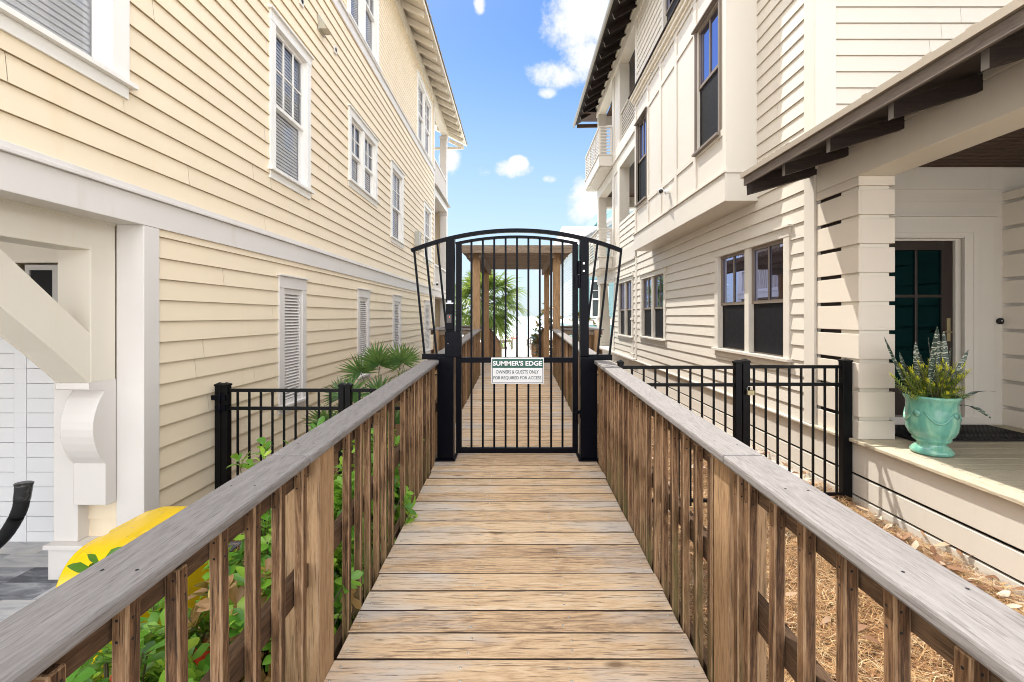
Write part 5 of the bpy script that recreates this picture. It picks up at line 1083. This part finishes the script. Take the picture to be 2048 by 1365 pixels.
# ------------------------------------------------------------------ far things
def teal_house():
    tealm = paint('teal_siding_paint', (.27, .45, .49), .5, .03); pale = paint('pale_blue_siding', (.32, .38, .41), .5, .03); whitem = paint('house_white', (.78, .78, .77), .5, .02)
    root = thing('teal_house', (7, 32, -2.4), 'pale teal beach house with white metal roof, beyond the ivory house', 'house')
    X0, Y0, Y1 = 3.35, 26.5, 40
    m = MB(); siding(m, Fr((X0, 0, 0), (0, 1, 0), (-1, 0, 0)), Y0, Y1, -.1, 4.0, .18, [], 0, .02, brk=False); m.build('side_wall', pale, root)
    m = MB(); siding(m, Fr((0, Y0, 0), (1, 0, 0), (0, -1, 0)), X0, 9, -2.6, 4.3, .18, [(4.35, 5.3, -.1, 2.1)], 0, .02, brk=False); siding(m, Fr((X0, 0, 0), (0, 1, 0), (-1, 0, 0)), Y0, Y1, -2.6, -.5, .18, [], 0, .02, brk=False); m.build('front_wall', tealm, root)
    m = MB(); m.box(X0 - .06, X0 + .14, Y0 - .04, Y1, -.5, -.1); m.box(X0 - .04, 9, Y0 - .05, Y0 - .001, -.5, -.15); m.box(X0 - .03, X0 + .12, Y0 - .03, Y0 + .12, -2.6, 4.0); m.box(X0 - .25, X0 + .1, Y0 - .1, Y1, -1.0, -.88); m.build('trim', whitem, root)
    m = MB(); m.prism([(X0 - .5, Y0 - .6, 3.9), (X0 - .5, Y0 - .6, 4.0), (9, Y0 - .6, 8.0), (9, Y0 - .6, 7.8)], (0, 15, 0)); m.build('eave', whitem, root)
    m = MB(); m.prism([(X0 - .62, Y0 - 1.0, 4.0), (X0 - .62, Y0 - 1.0, 4.04), (3.0, Y0 + 1.2, 5.45), (9, Y0 + 1.2, 5.45), (9, Y0 - 1.0, 4.0)][:5], (0, .03, 0))
    m.grid([(X0 - .62, Y0 - .8, 4.02), (9, Y0 - .8, 4.02), (9, Y0 + 1.4, 5.5), (X0 - .55, Y0 + 1.4, 5.5)], ((0, 1, 2, 3),)); m.grid([(X0 - .62, Y0 - .8, 4.02), (X0 - .55, Y0 + 1.4, 5.5), (X0 - .62, Y1, 5.4), (X0 - .62, Y1, 4.02)], ((0, 1, 2, 3),)); m.build('metal_roof', roofw, root)
    m = MB(); m.prism([(5.3, 30, 6.2), (5.0, 30, 6.5), (9, 30, 9.5), (9, 30, 9.2)], (0, 6, 0)); m.box(5.6, 9, 30.1, 36, 4.5, 7); m.build('upper_gable', tealm, root)
    m = MB(); F = Fr((0, Y0, 0), (1, 0, 0), (0, -1, 0)); m.fbox(F, 4.3, 4.42, -.1, 2.1, -.1, .05); m.fbox(F, 5.2, 5.35, -.1, 2.1, -.1, .05); m.fbox(F, 4.42, 5.2, 2.0, 2.1, -.1, .05); m.fbox(F, 4.42, 5.2, -.1, .0, -.1, .05); m.fbox(F, 4.42, 5.2, .95, 1.05, -.1, .0); m.fbox(F, 4.78, 4.82, 1.05, 2.0, -.1, -.02); m.fbox(F, 4.42, 5.2, 1.5, 1.53, -.1, -.02)
    wn = m.build('window', whitem, root); m = MB(); m.fbox(F, 4.42, 5.2, 0, 2, -.2, -.12); m.build('glass', metal('dim_glass', (.06, .08, .09), .1), wn)
teal_house()
def beach():
    wht = paint('beach_white', (.72, .72, .74), .6, .03); grey = paint('driftwood_grey', (.34, .32, .29), .8, .08)
    root = thing('beach_fence', (-.75, 30, -2.45), 'low wooden rail fence on the sand left of the beach path', 'fence')
    for x in (-1.2, -.72, -.32): m = MB(); m.box(x - .04, x + .04, 29.96, 30.04, -2.6, -1.6); m.build('post', pergm, root)
    for z in (-1.70, -2.15): m = MB(); m.box(-1.25, -.28, 29.92, 29.95, z, z + .13); m.build('rail', pergm, root)
    root = thing('beach_sign', (-.47, 29.7, -2.45), 'small white notice board on a post before the low beach fence', 'sign')
    m = MB(); m.box(-.61, -.35, 29.68, 29.7, -2.2, -1.78); m.build('panel', wht, root); m = MB(); m.box(-.5, -.45, 29.71, 29.75, -2.6, -1.75); m.build('post', grey, root)
    root = thing('mooring_post', (-.28, 30.6, -2.5), 'tall thin grey post leaning at the left edge of the beach path', 'post'); m = MB(); m.tube([(-.36, 30.6, -2.6), (-.22, 30.6, -1.1)], [.1, .04], 8); m.build('pole', grey, root)
    root = thing('path_railing', (1.2, 30, -2.4), 'dark handrail sloping down to the beach on the right of the path', 'railing')
    for z in (0, -.35): m = MB(); m.bar((.85, 27, -1.25 + z), (.75, 40, -2.2 + z), .05, .06); m.build('handrail', black, root)
    for y in (27.2, 31, 35, 39.5): m = MB(); t = (y - 27) / 13; m.box(.79, .87, y, y + .08, -2.9, -1.25 - .95 * t); m.build('post', grey, root)
    for i, (x, y, col, lb) in enumerate(((-.35, 57, (.75, .12, .08), 'low red beach shelter far down the sand'), (.45, 60, (.80, .42, .50), 'low pink beach shelter near the waterline'))):
        root = thing('beach_shelter', (x, y, -3.0), lb, 'beach shelter'); m = MB(); w_ = .55 if i == 0 else .85
        m.prism([(x - w_, y, -3.1 + .18), (x - w_ * .5, y, -2.68), (x + w_ * .5, y, -2.68), (x + w_, y, -3.1 + .18)], (0, .9, 0)); m.build('canopy', paint('shelter_cloth_%d' % i, col, .7, .04), root)
        m = MB()
        for xx in (-.9, .9): m.tube([(x + w_ * xx, y + .1, -3.3), (x + w_ * xx, y + .1, -2.9)], .02, 6)
        m.build('pole', wht, root)
    root = thing('beach_umbrella', (1.35, 33, -2.5), 'dark blue open umbrella on the sand right of the path', 'umbrella'); m = MB(); m.lathe((1.35, 33, -1.62), [(.0, .27), (.12, .25), (.3, .16), (.42, 0)], 10); m.build('canopy', paint('navy_cloth', (.03, .06, .12), .6, .03), root); m = MB(); m.tube([(1.35, 33, -2.7), (1.35, 33, -1.36)], .015, 6); m.build('pole', wht, root)
    for i, x in enumerate((-1.35, -1.0)):
        root = thing('beach_chair', (x, 33.5, -2.55), ('left' if i == 0 else 'right') + ' one of two low dark beach chairs left of the path', 'chair', 'beach chairs on the sand')
        m = MB(); m.box(x - .13, x + .13, 33.3, 33.7, -1.95, -1.90); m.build('seat', paint('chair_navy%d' % i, (.04, .05, .06), .6, .03), root); m = MB(); m.hexa([(x - .13, 33.7, -1.93), (x + .13, 33.7, -1.93), (x + .13, 33.73, -1.93), (x - .13, 33.73, -1.93), (x - .13, 33.9, -1.62), (x + .13, 33.9, -1.62), (x + .13, 33.93, -1.62), (x - .13, 33.93, -1.62)]); m.build('backrest', wht, root)
        m = MB()
        for xx in (-.12, .12):
            for yy in (33.32, 33.68): m.tube([(x + xx, yy, -2.65), (x + xx, yy, -1.951)], .012, 6)
        m.build('leg', wht, root)
    shrub(-1.15, 31.5, -2.6, -1.85, .5, 'low green dune plant behind the beach sign', n=30, leaf=(.12, .2), seed=51, name='dune_plant', grp=None, cat='plant')
beach()
